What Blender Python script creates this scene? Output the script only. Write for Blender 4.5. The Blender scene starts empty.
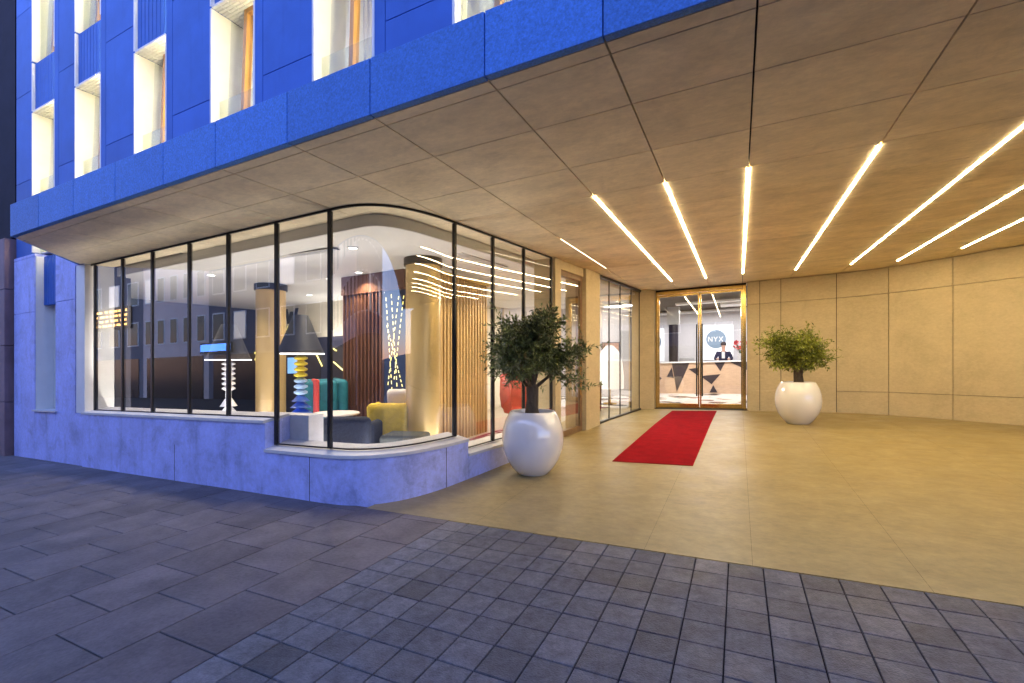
import bpy, bmesh, math, random
from mathutils import Vector, Matrix
R = math.radians
random.seed(7)
# ------------------------------------------------------------------ camera, world, exposure
scene = bpy.context.scene
C = scene.collection
YAW = R(26.02); CA, SA = math.cos(YAW), math.sin(YAW)
SHEAR = 0.0287                       # heights sheared along camera right to match the tilted horizon lines
def Zs(x, y): return SHEAR * (CA * x + SA * y)
cam_d = bpy.data.cameras.new('camera'); cam = bpy.data.objects.new('camera', cam_d); C.objects.link(cam)
cam.location = (0, 0, 1.5); cam.rotation_euler = (R(90), 0, YAW)
cam_d.sensor_width = 36.0; cam_d.lens = 36.0 * 464 / 1024; cam_d.shift_y = 19.2 / 1024
cam_d.clip_start = 0.05; cam_d.clip_end = 500
scene.camera = cam
world = bpy.data.worlds.new('World'); scene.world = world; world.use_nodes = True
wn = world.node_tree.nodes; wl = world.node_tree.links
sky = wn.new('ShaderNodeTexSky'); sky.sky_type = 'NISHITA'; sky.sun_disc = False
sky.sun_elevation = R(9.0); sky.sun_rotation = R(200); sky.ozone_density = 6.0
sky.air_density = 1.0; sky.dust_density = 0.3
wb = wn.new('ShaderNodeMix'); wb.data_type = 'RGBA'; wb.blend_type = 'MULTIPLY'   # dusk, camera balanced for lamplight
wb.inputs['Factor'].default_value = 1.0; wb.inputs['B'].default_value = (2.1, 1.02, 0.92, 1)
bg = wn['Background']; bg.inputs['Strength'].default_value = 0.15
wl.new(sky.outputs['Color'], wb.inputs['A']); wl.new(wb.outputs['Result'], bg.inputs['Color'])
sun_d = bpy.data.lights.new('sun', 'SUN'); sun_d.energy = 0.08; sun_d.angle = R(20); sun_d.color = (0.9, 0.86, 1.0)
sun = bpy.data.objects.new('sun', sun_d); C.objects.link(sun); sun.rotation_euler = (R(70), 0, R(20)); sun.location = (0, -20, 20)
scene.view_settings.view_transform = 'Standard'; scene.view_settings.look = 'None'
scene.view_settings.exposure = 3.0; scene.view_settings.gamma = 1.0; scene.view_settings.use_curve_mapping = False
scene.render.engine = 'CYCLES'
scene.cycles.use_denoising = True
scene.cycles.max_bounces = 8; scene.cycles.transparent_max_bounces = 24; scene.cycles.diffuse_bounces = 4
scene.cycles.sample_clamp_indirect = 6.0; scene.cycles.caustics_reflective = False; scene.cycles.caustics_refractive = False

# ------------------------------------------------------------------ materials
M = {}
def mat(name, col, rough=0.6, var=0.12, scale=6.0, bump=0.0, bscale=40.0, metal=0.0, spec=0.5, streak=0.0, stretch=(1, 1, 1), coat=0.0, attr=None, sheen=0.0, dirt=0.0, dscale=0.9, rvar=0.0, grain=0.0, gscale=30.0):
    m = bpy.data.materials.new(name); m.use_nodes = True
    nt = m.node_tree; N = nt.nodes; L = nt.links; b = N['Principled BSDF']
    b.inputs['Roughness'].default_value = rough; b.inputs['Metallic'].default_value = metal
    b.inputs['Specular IOR Level'].default_value = spec; b.inputs['Coat Weight'].default_value = coat
    b.inputs['Sheen Weight'].default_value = sheen
    tc = N.new('ShaderNodeTexCoord'); mp = N.new('ShaderNodeMapping'); mp.inputs['Scale'].default_value = stretch
    L.new(tc.outputs['Object'], mp.inputs['Vector'])
    n1 = N.new('ShaderNodeTexNoise'); n1.inputs['Scale'].default_value = scale; n1.inputs['Detail'].default_value = 6; n1.inputs['Roughness'].default_value = 0.6
    L.new(mp.outputs['Vector'], n1.inputs['Vector'])
    mr = N.new('ShaderNodeMapRange'); mr.inputs['From Min'].default_value = 0.3; mr.inputs['From Max'].default_value = 0.7
    mr.inputs['To Min'].default_value = 1 - var; mr.inputs['To Max'].default_value = 1 + var
    L.new(n1.outputs['Fac'], mr.inputs['Value'])
    val = mr.outputs['Result']
    if streak:
        mp2 = N.new('ShaderNodeMapping'); mp2.inputs['Scale'].default_value = (7, 7, 0.9); L.new(tc.outputs['Object'], mp2.inputs['Vector'])
        n2 = N.new('ShaderNodeTexNoise'); n2.inputs['Scale'].default_value = 1.0; n2.inputs['Detail'].default_value = 5; L.new(mp2.outputs['Vector'], n2.inputs['Vector'])
        m2 = N.new('ShaderNodeMapRange'); m2.inputs['From Min'].default_value = 0.56; m2.inputs['From Max'].default_value = 0.80
        m2.inputs['To Min'].default_value = 1.0; m2.inputs['To Max'].default_value = 1 - streak; L.new(n2.outputs['Fac'], m2.inputs['Value'])
        mu = N.new('ShaderNodeMath'); mu.operation = 'MULTIPLY'; L.new(val, mu.inputs[0]); L.new(m2.outputs['Result'], mu.inputs[1]); val = mu.outputs[0]
    if dirt:
        n4 = N.new('ShaderNodeTexNoise'); n4.inputs['Scale'].default_value = dscale; n4.inputs['Detail'].default_value = 12; n4.inputs['Roughness'].default_value = 0.72; n4.inputs['Distortion'].default_value = 0.6
        L.new(tc.outputs['Object'], n4.inputs['Vector'])
        m4 = N.new('ShaderNodeMapRange'); m4.inputs['From Min'].default_value = 0.50; m4.inputs['From Max'].default_value = 0.68
        m4.inputs['To Min'].default_value = 1.0; m4.inputs['To Max'].default_value = 1 - dirt; L.new(n4.outputs['Fac'], m4.inputs['Value'])
        mu = N.new('ShaderNodeMath'); mu.operation = 'MULTIPLY'; L.new(val, mu.inputs[0]); L.new(m4.outputs['Result'], mu.inputs[1]); val = mu.outputs[0]
    if grain:
        n6 = N.new('ShaderNodeTexNoise'); n6.inputs['Scale'].default_value = gscale; n6.inputs['Detail'].default_value = 8; n6.inputs['Roughness'].default_value = 0.75
        L.new(mp.outputs['Vector'], n6.inputs['Vector'])
        m6 = N.new('ShaderNodeMapRange'); m6.inputs['From Min'].default_value = 0.32; m6.inputs['From Max'].default_value = 0.68
        m6.inputs['To Min'].default_value = 1 - grain; m6.inputs['To Max'].default_value = 1 + grain; L.new(n6.outputs['Fac'], m6.inputs['Value'])
        mu = N.new('ShaderNodeMath'); mu.operation = 'MULTIPLY'; L.new(val, mu.inputs[0]); L.new(m6.outputs['Result'], mu.inputs[1]); val = mu.outputs[0]
    if rvar:
        m5 = N.new('ShaderNodeMapRange'); m5.inputs['From Min'].default_value = 0.3; m5.inputs['From Max'].default_value = 0.7
        m5.inputs['To Min'].default_value = rough - rvar; m5.inputs['To Max'].default_value = rough + rvar
        n5 = N.new('ShaderNodeTexNoise'); n5.inputs['Scale'].default_value = 2.3; n5.inputs['Detail'].default_value = 8; L.new(tc.outputs['Object'], n5.inputs['Vector'])
        L.new(n5.outputs['Fac'], m5.inputs['Value']); L.new(m5.outputs['Result'], b.inputs['Roughness'])
    if attr:
        at = N.new('ShaderNodeAttribute'); at.attribute_name = attr
        mu = N.new('ShaderNodeMath'); mu.operation = 'MULTIPLY'; L.new(val, mu.inputs[0]); L.new(at.outputs['Fac'], mu.inputs[1]); val = mu.outputs[0]
    vm = N.new('ShaderNodeVectorMath'); vm.operation = 'SCALE'; vm.inputs[0].default_value = col[:3]
    L.new(val, vm.inputs['Scale']); L.new(vm.outputs['Vector'], b.inputs['Base Color'])
    if bump:
        n3 = N.new('ShaderNodeTexNoise'); n3.inputs['Scale'].default_value = bscale; n3.inputs['Detail'].default_value = 4; L.new(mp.outputs['Vector'], n3.inputs['Vector'])
        bp = N.new('ShaderNodeBump'); bp.inputs['Strength'].default_value = bump; bp.inputs['Distance'].default_value = 0.01
        L.new(n3.outputs['Fac'], bp.inputs['Height']); L.new(bp.outputs['Normal'], b.inputs['Normal'])
    M[name] = m
    return m
def emit(name, col, strength):
    m = bpy.data.materials.new(name); m.use_nodes = True
    b = m.node_tree.nodes['Principled BSDF']; b.inputs['Base Color'].default_value = (0.8, 0.8, 0.8, 1)
    b.inputs['Emission Color'].default_value = (*col, 1); b.inputs['Emission Strength'].default_value = strength / 8   # long dusk exposure, see exposure above
    M[name] = m; return m
def glass(name, tint=(0.93, 0.95, 0.94), floor=0.06, gain=1.0, rough=0.0):
    m = bpy.data.materials.new(name); m.use_nodes = True
    nt = m.node_tree; N = nt.nodes; L = nt.links; N.remove(N['Principled BSDF'])
    out = N['Material Output']; mx = N.new('ShaderNodeMixShader'); tr = N.new('ShaderNodeBsdfTransparent'); gl = N.new('ShaderNodeBsdfGlossy')
    tr.inputs['Color'].default_value = (*tint, 1); gl.inputs['Roughness'].default_value = rough
    fr = N.new('ShaderNodeFresnel'); fr.inputs['IOR'].default_value = 1.5
    ma = N.new('ShaderNodeMath'); ma.operation = 'MULTIPLY_ADD'; ma.inputs[1].default_value = gain; ma.inputs[2].default_value = floor; ma.use_clamp = True
    ge = N.new('ShaderNodeNewGeometry'); iv = N.new('ShaderNodeMath'); iv.operation = 'SUBTRACT'; iv.inputs[0].default_value = 1.0; L.new(ge.outputs['Backfacing'], iv.inputs[1])
    m2 = N.new('ShaderNodeMath'); m2.operation = 'MULTIPLY'          # only the entry face mirrors (a sheet has no total internal reflection)
    L.new(fr.outputs[0], ma.inputs[0]); L.new(ma.outputs[0], m2.inputs[0]); L.new(iv.outputs[0], m2.inputs[1]); L.new(m2.outputs[0], mx.inputs[0]); L.new(tr.outputs[0], mx.inputs[1]); L.new(gl.outputs[0], mx.inputs[2])
    L.new(mx.outputs[0], out.inputs['Surface'])
    M[name] = m; return m

mat('facade_blue', (0.040, 0.135, 0.48), 0.65, 0.12, 2.0, 0.2, 120, spec=0.3, streak=0.10)
mat('facade_panel', (0.040, 0.135, 0.48), 0.65, 0.13, 1.4, 0.25, 120, spec=0.3, streak=0.14, attr='tint')
mat('fascia_blue', (0.075, 0.235, 0.66), 0.6, 0.32, 75.0, 0.3, 150, spec=0.3, streak=0.10, attr='tint')
mat('plinth_stone', (0.45, 0.49, 0.90), 0.65, 0.15, 2.0, 0.25, 90, streak=0.26, dirt=0.30, dscale=2.6, grain=0.14, gscale=22)
mat('sill_stone', (0.62, 0.60, 0.60), 0.5, 0.08, 8, 0.1, 90)
mat('white_jamb', (0.72, 0.72, 0.70), 0.5, 0.05, 4)
mat('soffit', (0.88, 0.75, 0.53), 0.6, 0.12, 2.6, 0.10, 30, spec=0.3, stretch=(0.8, 1.5, 1), attr='tint', dirt=0.16, dscale=1.6, grain=0.10, gscale=14)
mat('gap', (0.02, 0.017, 0.014), 0.9, 0.05)
mat('travertine', (0.52, 0.43, 0.27), 0.6, 0.07, 2.2, 0.10, 30, spec=0.3, stretch=(1, 1, 1.8), dirt=0.12, dscale=1.3, grain=0.10, gscale=16)
mat('floor_stone', (0.280, 0.216, 0.095), 0.40, 0.14, 4.5, 0.08, 45, dirt=0.12, dscale=0.8, rvar=0.06, grain=0.16, gscale=13, spec=0.3, stretch=(1.0, 1.5, 1))
mat('slate', (0.125, 0.108, 0.114), 0.6, 0.30, 2.2, 0.35, 45, spec=0.3, attr='tint', dirt=0.30, dscale=1.1, rvar=0.12, grain=0.22, gscale=38)
mat('paver', (0.106, 0.106, 0.120), 0.60, 0.30, 14.0, 0.6, 110, spec=0.35, attr='tint', dirt=0.28, dscale=2.0, rvar=0.12, grain=0.28, gscale=55)
mat('joint', (0.018, 0.016, 0.018), 0.95, 0.2, spec=0.1)
mat('asphalt', (0.05, 0.05, 0.05), 0.85, 0.2, 20, 0.4, 120)
mat('black_metal', (0.012, 0.012, 0.014), 0.35, 0.05, metal=0.3)
mat('brass', (0.72, 0.50, 0.16), 0.22, 0.12, 4, metal=1.0)
mat('gold_column', (0.68, 0.48, 0.20), 0.34, 0.10, 2.5, metal=0.5, stretch=(1, 1, 0.25))
mat('wood_frame', (0.34, 0.18, 0.06), 0.45, 0.2, 5, stretch=(6, 6, 0.6))
mat('door_wood', (0.20, 0.115, 0.055), 0.45, 0.2, 5, stretch=(6, 6, 0.6))
mat('wood_slat', (0.13, 0.055, 0.032), 0.4, 0.3, 6, stretch=(8, 8, 0.5))
mat('brass_slat', (0.62, 0.40, 0.16), 0.35, 0.2, 3, metal=0.15, stretch=(6, 6, 0.4))
mat('carpet_red', (0.27, 0.005, 0.012), 0.95, 0.16, 6, 0.8, 250, spec=0.05, grain=0.25, gscale=90)
mat('pot_white', (0.78, 0.78, 0.78), 0.06, 0.03, 3, spec=0.7, coat=1.0)
mat('soil', (0.035, 0.024, 0.016), 0.95, 0.3, 30, 0.8, 60)
mat('bark', (0.10, 0.075, 0.05), 0.9, 0.35, 14, 0.9, 40, stretch=(2, 2, 0.6))
mat('leaf', (0.105, 0.135, 0.042), 0.38, 0.2, 9, attr='tint')
mat('leaf_bright', (0.17, 0.20, 0.020), 0.5, 0.2, 9, attr='tint')
mat('ceiling_white', (0.78, 0.77, 0.75), 0.6, 0.04, 1.5)
mat('grey_band', (0.55, 0.55, 0.54), 0.4, 0.05)
mat('wall_dark', (0.045, 0.045, 0.065), 0.7, 0.15, 2)
mat('wall_cream', (0.72, 0.66, 0.52), 0.6, 0.05)
mat('wall_white', (0.62, 0.60, 0.62), 0.6, 0.03)
mat('floor_inside', (0.40, 0.33, 0.26), 0.3, 0.1, 2)
mat('lobby_ceiling', (0.05, 0.045, 0.04), 0.8, 0.2, 1)
mat('navy_fabric', (0.010, 0.014, 0.032), 0.85, 0.2, 20, 0.3, 200)
mat('grey_fabric', (0.04, 0.045, 0.045), 0.9, 0.2, 20, 0.3, 200)
mat('teal_fabric', (0.012, 0.15, 0.20), 0.8, 0.2, 8, 0.2, 200)
mat('yellow_fabric', (0.62, 0.42, 0.03), 0.8, 0.2, 8, 0.2, 200)
mat('white_fabric', (0.70, 0.64, 0.60), 0.85, 0.08, 8)
mat('red_fabric', (0.55, 0.05, 0.04), 0.7, 0.15, 8)
mat('shade_black', (0.012, 0.012, 0.014), 0.6, 0.1)
mat('paint_white', (0.8, 0.8, 0.8), 0.35, 0.02); mat('paint_yellow', (0.75, 0.58, 0.04), 0.35, 0.02)
mat('paint_blue', (0.04, 0.12, 0.5), 0.35, 0.02); mat('paint_sky', (0.35, 0.5, 0.72), 0.35, 0.02); mat('paint_pink', (0.75, 0.28, 0.32), 0.35, 0.02)
mat('panel_navy', (0.012, 0.022, 0.06), 0.3, 0.2, 3)
mat('desk_wood', (0.58, 0.40, 0.27), 0.35, 0.12, 5, stretch=(1, 1, 4)); mat('desk_dark', (0.045, 0.032, 0.035), 0.35, 0.15)
mat('logo_blue', (0.20, 0.28, 0.38), 0.5, 0.03)
mat('skin', (0.55, 0.33, 0.25), 0.5, 0.04); mat('hair', (0.05, 0.03, 0.02), 0.6, 0.2, 40); mat('suit', (0.018, 0.018, 0.06), 0.8, 0.15); mat('shirt', (0.75, 0.75, 0.8), 0.7, 0.03)
mat('flower_red', (0.55, 0.05, 0.04), 0.6, 0.3, 20); mat('stem_green', (0.05, 0.09, 0.03), 0.6, 0.2)
mat('neighbour_stone', (0.21, 0.135, 0.16), 0.7, 0.18, 2.5, 0.2, 60, streak=0.3); mat('neighbour_dark', (0.016, 0.018, 0.035), 0.8, 0.2, 2, spec=0.1)
mat('pale_render', (0.80, 0.64, 0.60), 0.8, 0.08, 1.0); mat('dark_render', (0.16, 0.16, 0.20), 0.8, 0.1, 1.0); mat('dark_pane', (0.03, 0.03, 0.04), 0.15, 0.1)
mat('curtain', (0.60, 0.56, 0.48), 0.9, 0.15, 3, stretch=(14, 14, 0.3)); mat('mosaic_gold', (0.55, 0.33, 0.10), 0.3, 0.5, 60, metal=0.5)
mat('picture_brown', (0.42, 0.20, 0.10), 0.6, 0.2, 6); mat('door_grey', (0.42, 0.42, 0.43), 0.5, 0.04)
emit('strip_light', (1.0, 0.80, 0.47), 74.0)
emit('strip_faint', (1.0, 0.82, 0.55), 9.0)
emit('downlight', (1.0, 0.93, 0.82), 14.0)
emit('rim_light', (1.0, 0.93, 0.85), 4.0)
emit('led_yellow', (1.0, 0.78, 0.12), 2.5); emit('led_white', (1.0, 0.9, 0.7), 2.2)
emit('screen_blue', (0.05, 0.35, 0.9), 1.6); emit('screen_white', (0.92, 0.94, 1.0), 0.95)
emit('sign_orange', (1.0, 0.45, 0.03), 9.0); emit('sign_blue', (0.04, 0.22, 1.0), 8.0); emit('shop_glow', (0.95, 0.8, 0.6), 1.2)
emit('shade_white', (1.0, 0.95, 0.88), 0.9)
emit('tail_red', (1.0, 0.02, 0.03), 10.0)
emit('window_glow', (1.0, 0.84, 0.44), 60.0)
emit('lobby_strip', (1.0, 0.95, 0.9), 3.0)
emit('room_fill_glow', (1.0, 0.84, 0.56), 9.0)
glass('shop_glass', (0.95, 0.96, 0.96), 0.09, 2.0)
glass('pane_glass', (0.9, 0.92, 0.95), 0.05, 1.0)
glass('rail_glass', (0.9, 0.92, 0.88), 0.02, 0.5, 0.15)
# rug and lobby floor patterns, two-colour
def two_tone(name, c1, c2, scale, thr, rough=0.6, stretch=(1, 1, 1)):
    m = mat(name, c1, rough); nt = m.node_tree; N = nt.nodes; L = nt.links; b = N['Principled BSDF']
    tc = N.new('ShaderNodeTexCoord'); mp = N.new('ShaderNodeMapping'); mp.inputs['Scale'].default_value = stretch; L.new(tc.outputs['Object'], mp.inputs['Vector'])
    v = N.new('ShaderNodeTexVoronoi'); v.inputs['Scale'].default_value = scale; L.new(mp.outputs['Vector'], v.inputs['Vector'])
    sp = N.new('ShaderNodeSeparateColor'); L.new(v.outputs['Color'], sp.inputs[0])
    g = N.new('ShaderNodeMath'); g.operation = 'GREATER_THAN'; g.inputs[1].default_value = thr; L.new(sp.outputs[0], g.inputs[0])
    mx = N.new('ShaderNodeMix'); mx.data_type = 'RGBA'; mx.inputs['A'].default_value = (*c1, 1); mx.inputs['B'].default_value = (*c2, 1)
    L.new(g.outputs[0], mx.inputs['Factor']); L.new(mx.outputs['Result'], b.inputs['Base Color'])
two_tone('rug', (0.22, 0.01, 0.05), (0.55, 0.40, 0.40), 9, 0.6, 0.9)
two_tone('lobby_floor', (0.74, 0.72, 0.70), (0.06, 0.05, 0.05), 2.6, 0.78, 0.25)

# ------------------------------------------------------------------ mesh helpers
class MB:
    def __init__(s): s.v = []; s.f = []; s.t = []
    def quadbox(s, p, tint=1.0):        # 8 points: bottom ring, top ring
        k = len(s.v); s.v += [tuple(q) for q in p]
        for f in ((3, 2, 1, 0), (4, 5, 6, 7), (0, 1, 5, 4), (1, 2, 6, 5), (2, 3, 7, 6), (3, 0, 4, 7)):
            s.f.append(tuple(k + i for i in f)); s.t.append(tint)
        return s
    def box(s, x0, x1, y0, y1, z0, z1, tint=1.0):
        return s.quadbox([(x0, y0, z0), (x1, y0, z0), (x1, y1, z0), (x0, y1, z0), (x0, y0, z1), (x1, y0, z1), (x1, y1, z1), (x0, y1, z1)], tint)
    def prism(s, pts, z0, z1, tint=1.0):
        k = len(s.v); n = len(pts)
        s.v += [(x, y, z0) for x, y in pts] + [(x, y, z1) for x, y in pts]
        s.f.append(tuple(k + i for i in reversed(range(n)))); s.f.append(tuple(k + n + i for i in range(n))); s.t += [tint] * 2
        for i in range(n):
            j = (i + 1) % n; s.f.append((k + i, k + j, k + n + j, k + n + i)); s.t.append(tint)
        return s
    def wall(s, A, B, z0, za, zb, z0b=None):   # solid between two polylines A (outer), B (inner); top za at A, zb at B
        k = len(s.v); n = len(A); z0b = z0 if z0b is None else z0b
        zf_ = lambda z, i: z[i] if isinstance(z, (list, tuple)) else z
        for i in range(n):
            (ax, ay), (bx, by) = A[i], B[i]
            s.v += [(ax, ay, zf_(z0, i)), (ax, ay, zf_(za, i)), (bx, by, zf_(zb, i)), (bx, by, zf_(z0b, i))]
        for i in range(n - 1):
            a = k + 4 * i; b = a + 4
            for q in ((a, b, b + 1, a + 1), (a + 1, b + 1, b + 2, a + 2), (a + 2, b + 2, b + 3, a + 3), (a + 3, b + 3, b, a)):
                s.f.append(q); s.t.append(1.0)
        e = k + 4 * (n - 1)
        s.f += [(k, k + 1, k + 2, k + 3), (e + 3, e + 2, e + 1, e)]; s.t += [1.0, 1.0]
        return s
    def lathe(s, prof, cx=0, cy=0, n=32, cap=True):
        k = len(s.v); m = len(prof)
        for r, z in prof:
            for i in range(n):
                a = 2 * math.pi * i / n; s.v.append((cx + r * math.cos(a), cy + r * math.sin(a), z))
        for j in range(m - 1):
            for i in range(n):
                i2 = (i + 1) % n
                s.f.append((k + j * n + i, k + j * n + i2, k + (j + 1) * n + i2, k + (j + 1) * n + i)); s.t.append(1.0)
        if cap:
            s.f.append(tuple(k + i for i in reversed(range(n)))); s.f.append(tuple(k + (m - 1) * n + i for i in range(n))); s.t += [1.0, 1.0]
        return s
    def tube(s, pts, rad, n=8):
        k = len(s.v); P = [Vector(p) for p in pts]
        for i, p in enumerate(P):
            d = (P[min(i + 1, len(P) - 1)] - P[max(i - 1, 0)]).normalized()
            u = d.orthogonal().normalized() if i == 0 else (u - d * u.dot(d)).normalized()
            w = d.cross(u); r = rad[i] if isinstance(rad, (list, tuple)) else rad
            for q in range(n):
                a = 2 * math.pi * q / n; s.v.append(tuple(p + (u * math.cos(a) + w * math.sin(a)) * r))
        for i in range(len(P) - 1):
            for q in range(n):
                q2 = (q + 1) % n; s.f.append((k + i * n + q, k + i * n + q2, k + (i + 1) * n + q2, k + (i + 1) * n + q)); s.t.append(1.0)
        s.f.append(tuple(k + q for q in reversed(range(n)))); s.f.append(tuple(k + (len(P) - 1) * n + q for q in range(n))); s.t += [1.0, 1.0]
        return s
    def poly3(s, pts, tint=1.0):
        k = len(s.v); s.v += [tuple(p) for p in pts]; s.f.append(tuple(range(k, k + len(pts)))); s.t.append(tint); return s
    def build(s, name, m, parent=None, local=False, smooth=False, bevel=0.0, seg=2, tint=False, tilt=True, recalc=True):
        me = bpy.data.meshes.new(name)
        if local: vv = s.v
        else:
            off = parent_loc(parent)
            vv = [(x - off.x, y - off.y, z + (Zs(x, y) if tilt else 0) - off.z) for x, y, z in s.v]
        me.from_pydata(vv, [], s.f); me.materials.append(M[m])
        if tint:
            at = me.attributes.new('tint', 'FLOAT', 'FACE'); at.data.foreach_set('value', s.t)
        if recalc:
            bm = bmesh.new(); bm.from_mesh(me); bmesh.ops.recalc_face_normals(bm, faces=bm.faces); bm.to_mesh(me); bm.free()
        if smooth:
            me.polygons.foreach_set('use_smooth', [True] * len(me.polygons))
            try: me.set_sharp_from_angle(angle=R(40))
            except Exception: pass
        o = bpy.data.objects.new(name, me); C.objects.link(o)
        if parent: o.parent = parent
        if bevel:
            b = o.modifiers.new('bevel', 'BEVEL'); b.width = bevel; b.segments = seg; b.limit_method = 'ANGLE'
        return o
def parent_loc(p):
    v = Vector((0, 0, 0))
    while p: v = v + p.location; p = p.parent
    return v
def tag(o, label=None, cat=None, group=None, kind=None):
    if label: o['label'] = label
    if cat: o['category'] = cat
    if group: o['group'] = group
    if kind: o['kind'] = kind
    return o
def thing(name, label, cat, loc, rz=0.0, group=None):
    o = bpy.data.objects.new(name, None); C.objects.link(o); o.empty_display_size = 0.2
    o.location = (loc[0], loc[1], loc[2] + Zs(loc[0], loc[1])); o.rotation_euler = (0, 0, rz)
    return tag(o, label, cat, group)
def copy_tree(o, parent=None):
    c = o.copy(); C.objects.link(c)
    if parent: c.parent = parent
    for ch in o.children: copy_tree(ch, c)
    return c
def offset(path, d):
    out = []
    for i, p in enumerate(path):
        a = Vector(path[max(i - 1, 0)]); b = Vector(path[min(i + 1, len(path) - 1)]); t = (b - a).normalized()
        out.append((p[0] + t.y * d, p[1] - t.x * d))
    return out                       # d>0: to the right-hand side of the walking direction (outside)
def area_light(name, loc, sx, sy, power, col, rot=(0, 0, 0), parent=None, spread=180):
    l = bpy.data.lights.new(name, 'AREA'); l.shape = 'RECTANGLE'; l.size = sx; l.size_y = sy; l.energy = power / 8; l.color = col; l.spread = R(spread)
    o = bpy.data.objects.new(name, l); C.objects.link(o); o.location = (loc[0], loc[1], loc[2] + Zs(loc[0], loc[1])); o.rotation_euler = rot
    return o
def zf(y): return 0.12 * min(1.0, max(0.0, (y - 3.8) / 6.2))

# ------------------------------------------------------------------ ground
CEIL = 3.262; GY = 3.78; WY = 3.66; UY = 3.72
def ground_rect(name, m, x0, x1, y0, y1, z):
    b = MB(); nx, ny = 2, 2
    b.poly3([(x0, y0, z), (x1, y0, z), (x1, y1, z), (x0, y1, z)])
    return tag(b.build(name, m, recalc=False), kind='structure')
g = MB(); g.poly3([(-150, -150, -0.17), (150, -150, -0.17), (150, 150, -0.17), (-150, 150, -0.17)])
tag(g.build('ground', 'asphalt', recalc=False), kind='structure')
ground_rect('paving_bed', 'joint', -30, 12, -4.4, 3.74, -0.012)
kb = MB(); x = -30.0
while x < 12: kb.box(x + .004, x + .996, -4.72, -4.42, -0.16, 0.0); x += 1.0
tag(kb.build('kerb', 'slate', bevel=0.01), kind='structure')
def tile(b, x0, x1, y0, y1, gap, tint, rnd, bev=0.003):
    z = [random.uniform(-.0016, .0016) for _ in range(4)]
    x0 += gap; x1 -= gap; y0 += gap; y1 -= gap; k = len(b.v)
    b.v += [(x0, y0, -.012), (x1, y0, -.012), (x1, y1, -.012), (x0, y1, -.012),
            (x0, y0, -bev), (x1, y0, -bev), (x1, y1, -bev), (x0, y1, -bev),
            (x0 + bev, y0 + bev, z[0]), (x1 - bev, y0 + bev, z[1]), (x1 - bev, y1 - bev, z[2]), (x0 + bev, y1 - bev, z[3])]
    fs = [(8, 9, 10, 11)] + [(i, (i + 1) % 4, 4 + (i + 1) % 4, 4 + i) for i in range(4)] + [(4 + i, 4 + (i + 1) % 4, 8 + (i + 1) % 4, 8 + i) for i in range(4)]
    for f in fs: b.f.append(tuple(k + i for i in f)); b.t.append(tint)
XB = -2.468
b = MB(); P_ = 0.2185; TH = 3.69
for i in range(0, 62):
    for j in range(0, 37):
        x0 = XB + i * P_; y1 = TH - j * P_
        t = random.gauss(1.0, 0.13)
        if i == 0: t *= 1.28
        tile(b, x0, x0 + P_, y1 - P_, y1, 0.0035, max(.6, t), 1)
tag(b.build('square_paver_pavement', 'paver', tint=True, recalc=False), kind='structure')
b = MB(); SW, SL = 0.5335, 0.521
for i in range(0, 50):
    x1 = XB - i * SW; off = (0.0 if i % 2 else SL / 2)
    y = 2.29 + off + 2 * SL + (SL if False else 0)
    y = 2.29 + off + 3 * SL
    while y > -4.4:
        y1 = min(y, 3.73); y0 = max(y - SL, -4.4)
        if y1 - y0 > 0.03: tile(b, x1 - SW, x1, y0, y1, 0.004, max(.7, random.gauss(1.0, 0.09)), 1)
        y -= SL
tag(b.build('slate_pavement', 'slate', tint=True, recalc=False), kind='structure')
# entrance floor: one gently rising sheet of stone, four big slabs wide
b = MB(); ys = [3.694, 5.2, 6.7, 8.2, 10.0, 13.6]; xs = [-3.5, -2.2, -0.66, 0.09, 1.08, 2.6, 4.1, 5.6, 7.1, 12]
for i in range(len(xs) - 1):
    for j in range(len(ys) - 1):
        k = .0007; X0, X1, Y0, Y1 = xs[i] + k, xs[i + 1] - k, ys[j] + (0 if j == 0 else 0), ys[j + 1]
        if X0 < -3: X0 = -3.5
        b.poly3([(X0, Y0, zf(Y0) + .002), (X1, Y0, zf(Y0) + .002), (X1, Y1, zf(Y1) + .002), (X0, Y1, zf(Y1) + .002)])
b.poly3([(-3.5, 3.694, -.01), (12, 3.694, -.01), (12, 3.694, .002), (-3.5, 3.694, .002)])
tag(b.build('entrance_floor', 'floor_stone', recalc=False), kind='structure')
b = MB()
for j in range(len(ys) - 1): b.poly3([(-3.5, ys[j], zf(ys[j]) - .006), (12, ys[j], zf(ys[j]) - .006), (12, ys[j + 1], zf(ys[j + 1]) - .006), (-3.5, ys[j + 1], zf(ys[j + 1]) - .006)])
tag(b.build('floor_bed', 'joint', recalc=False), kind='structure')

# ------------------------------------------------------------------ hotel building
hotel = thing('hotel_building', 'blue stone hotel with curved glass corner, lit windows and deep entrance canopy', 'building', (-5.0, 6.0, 0))
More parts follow.
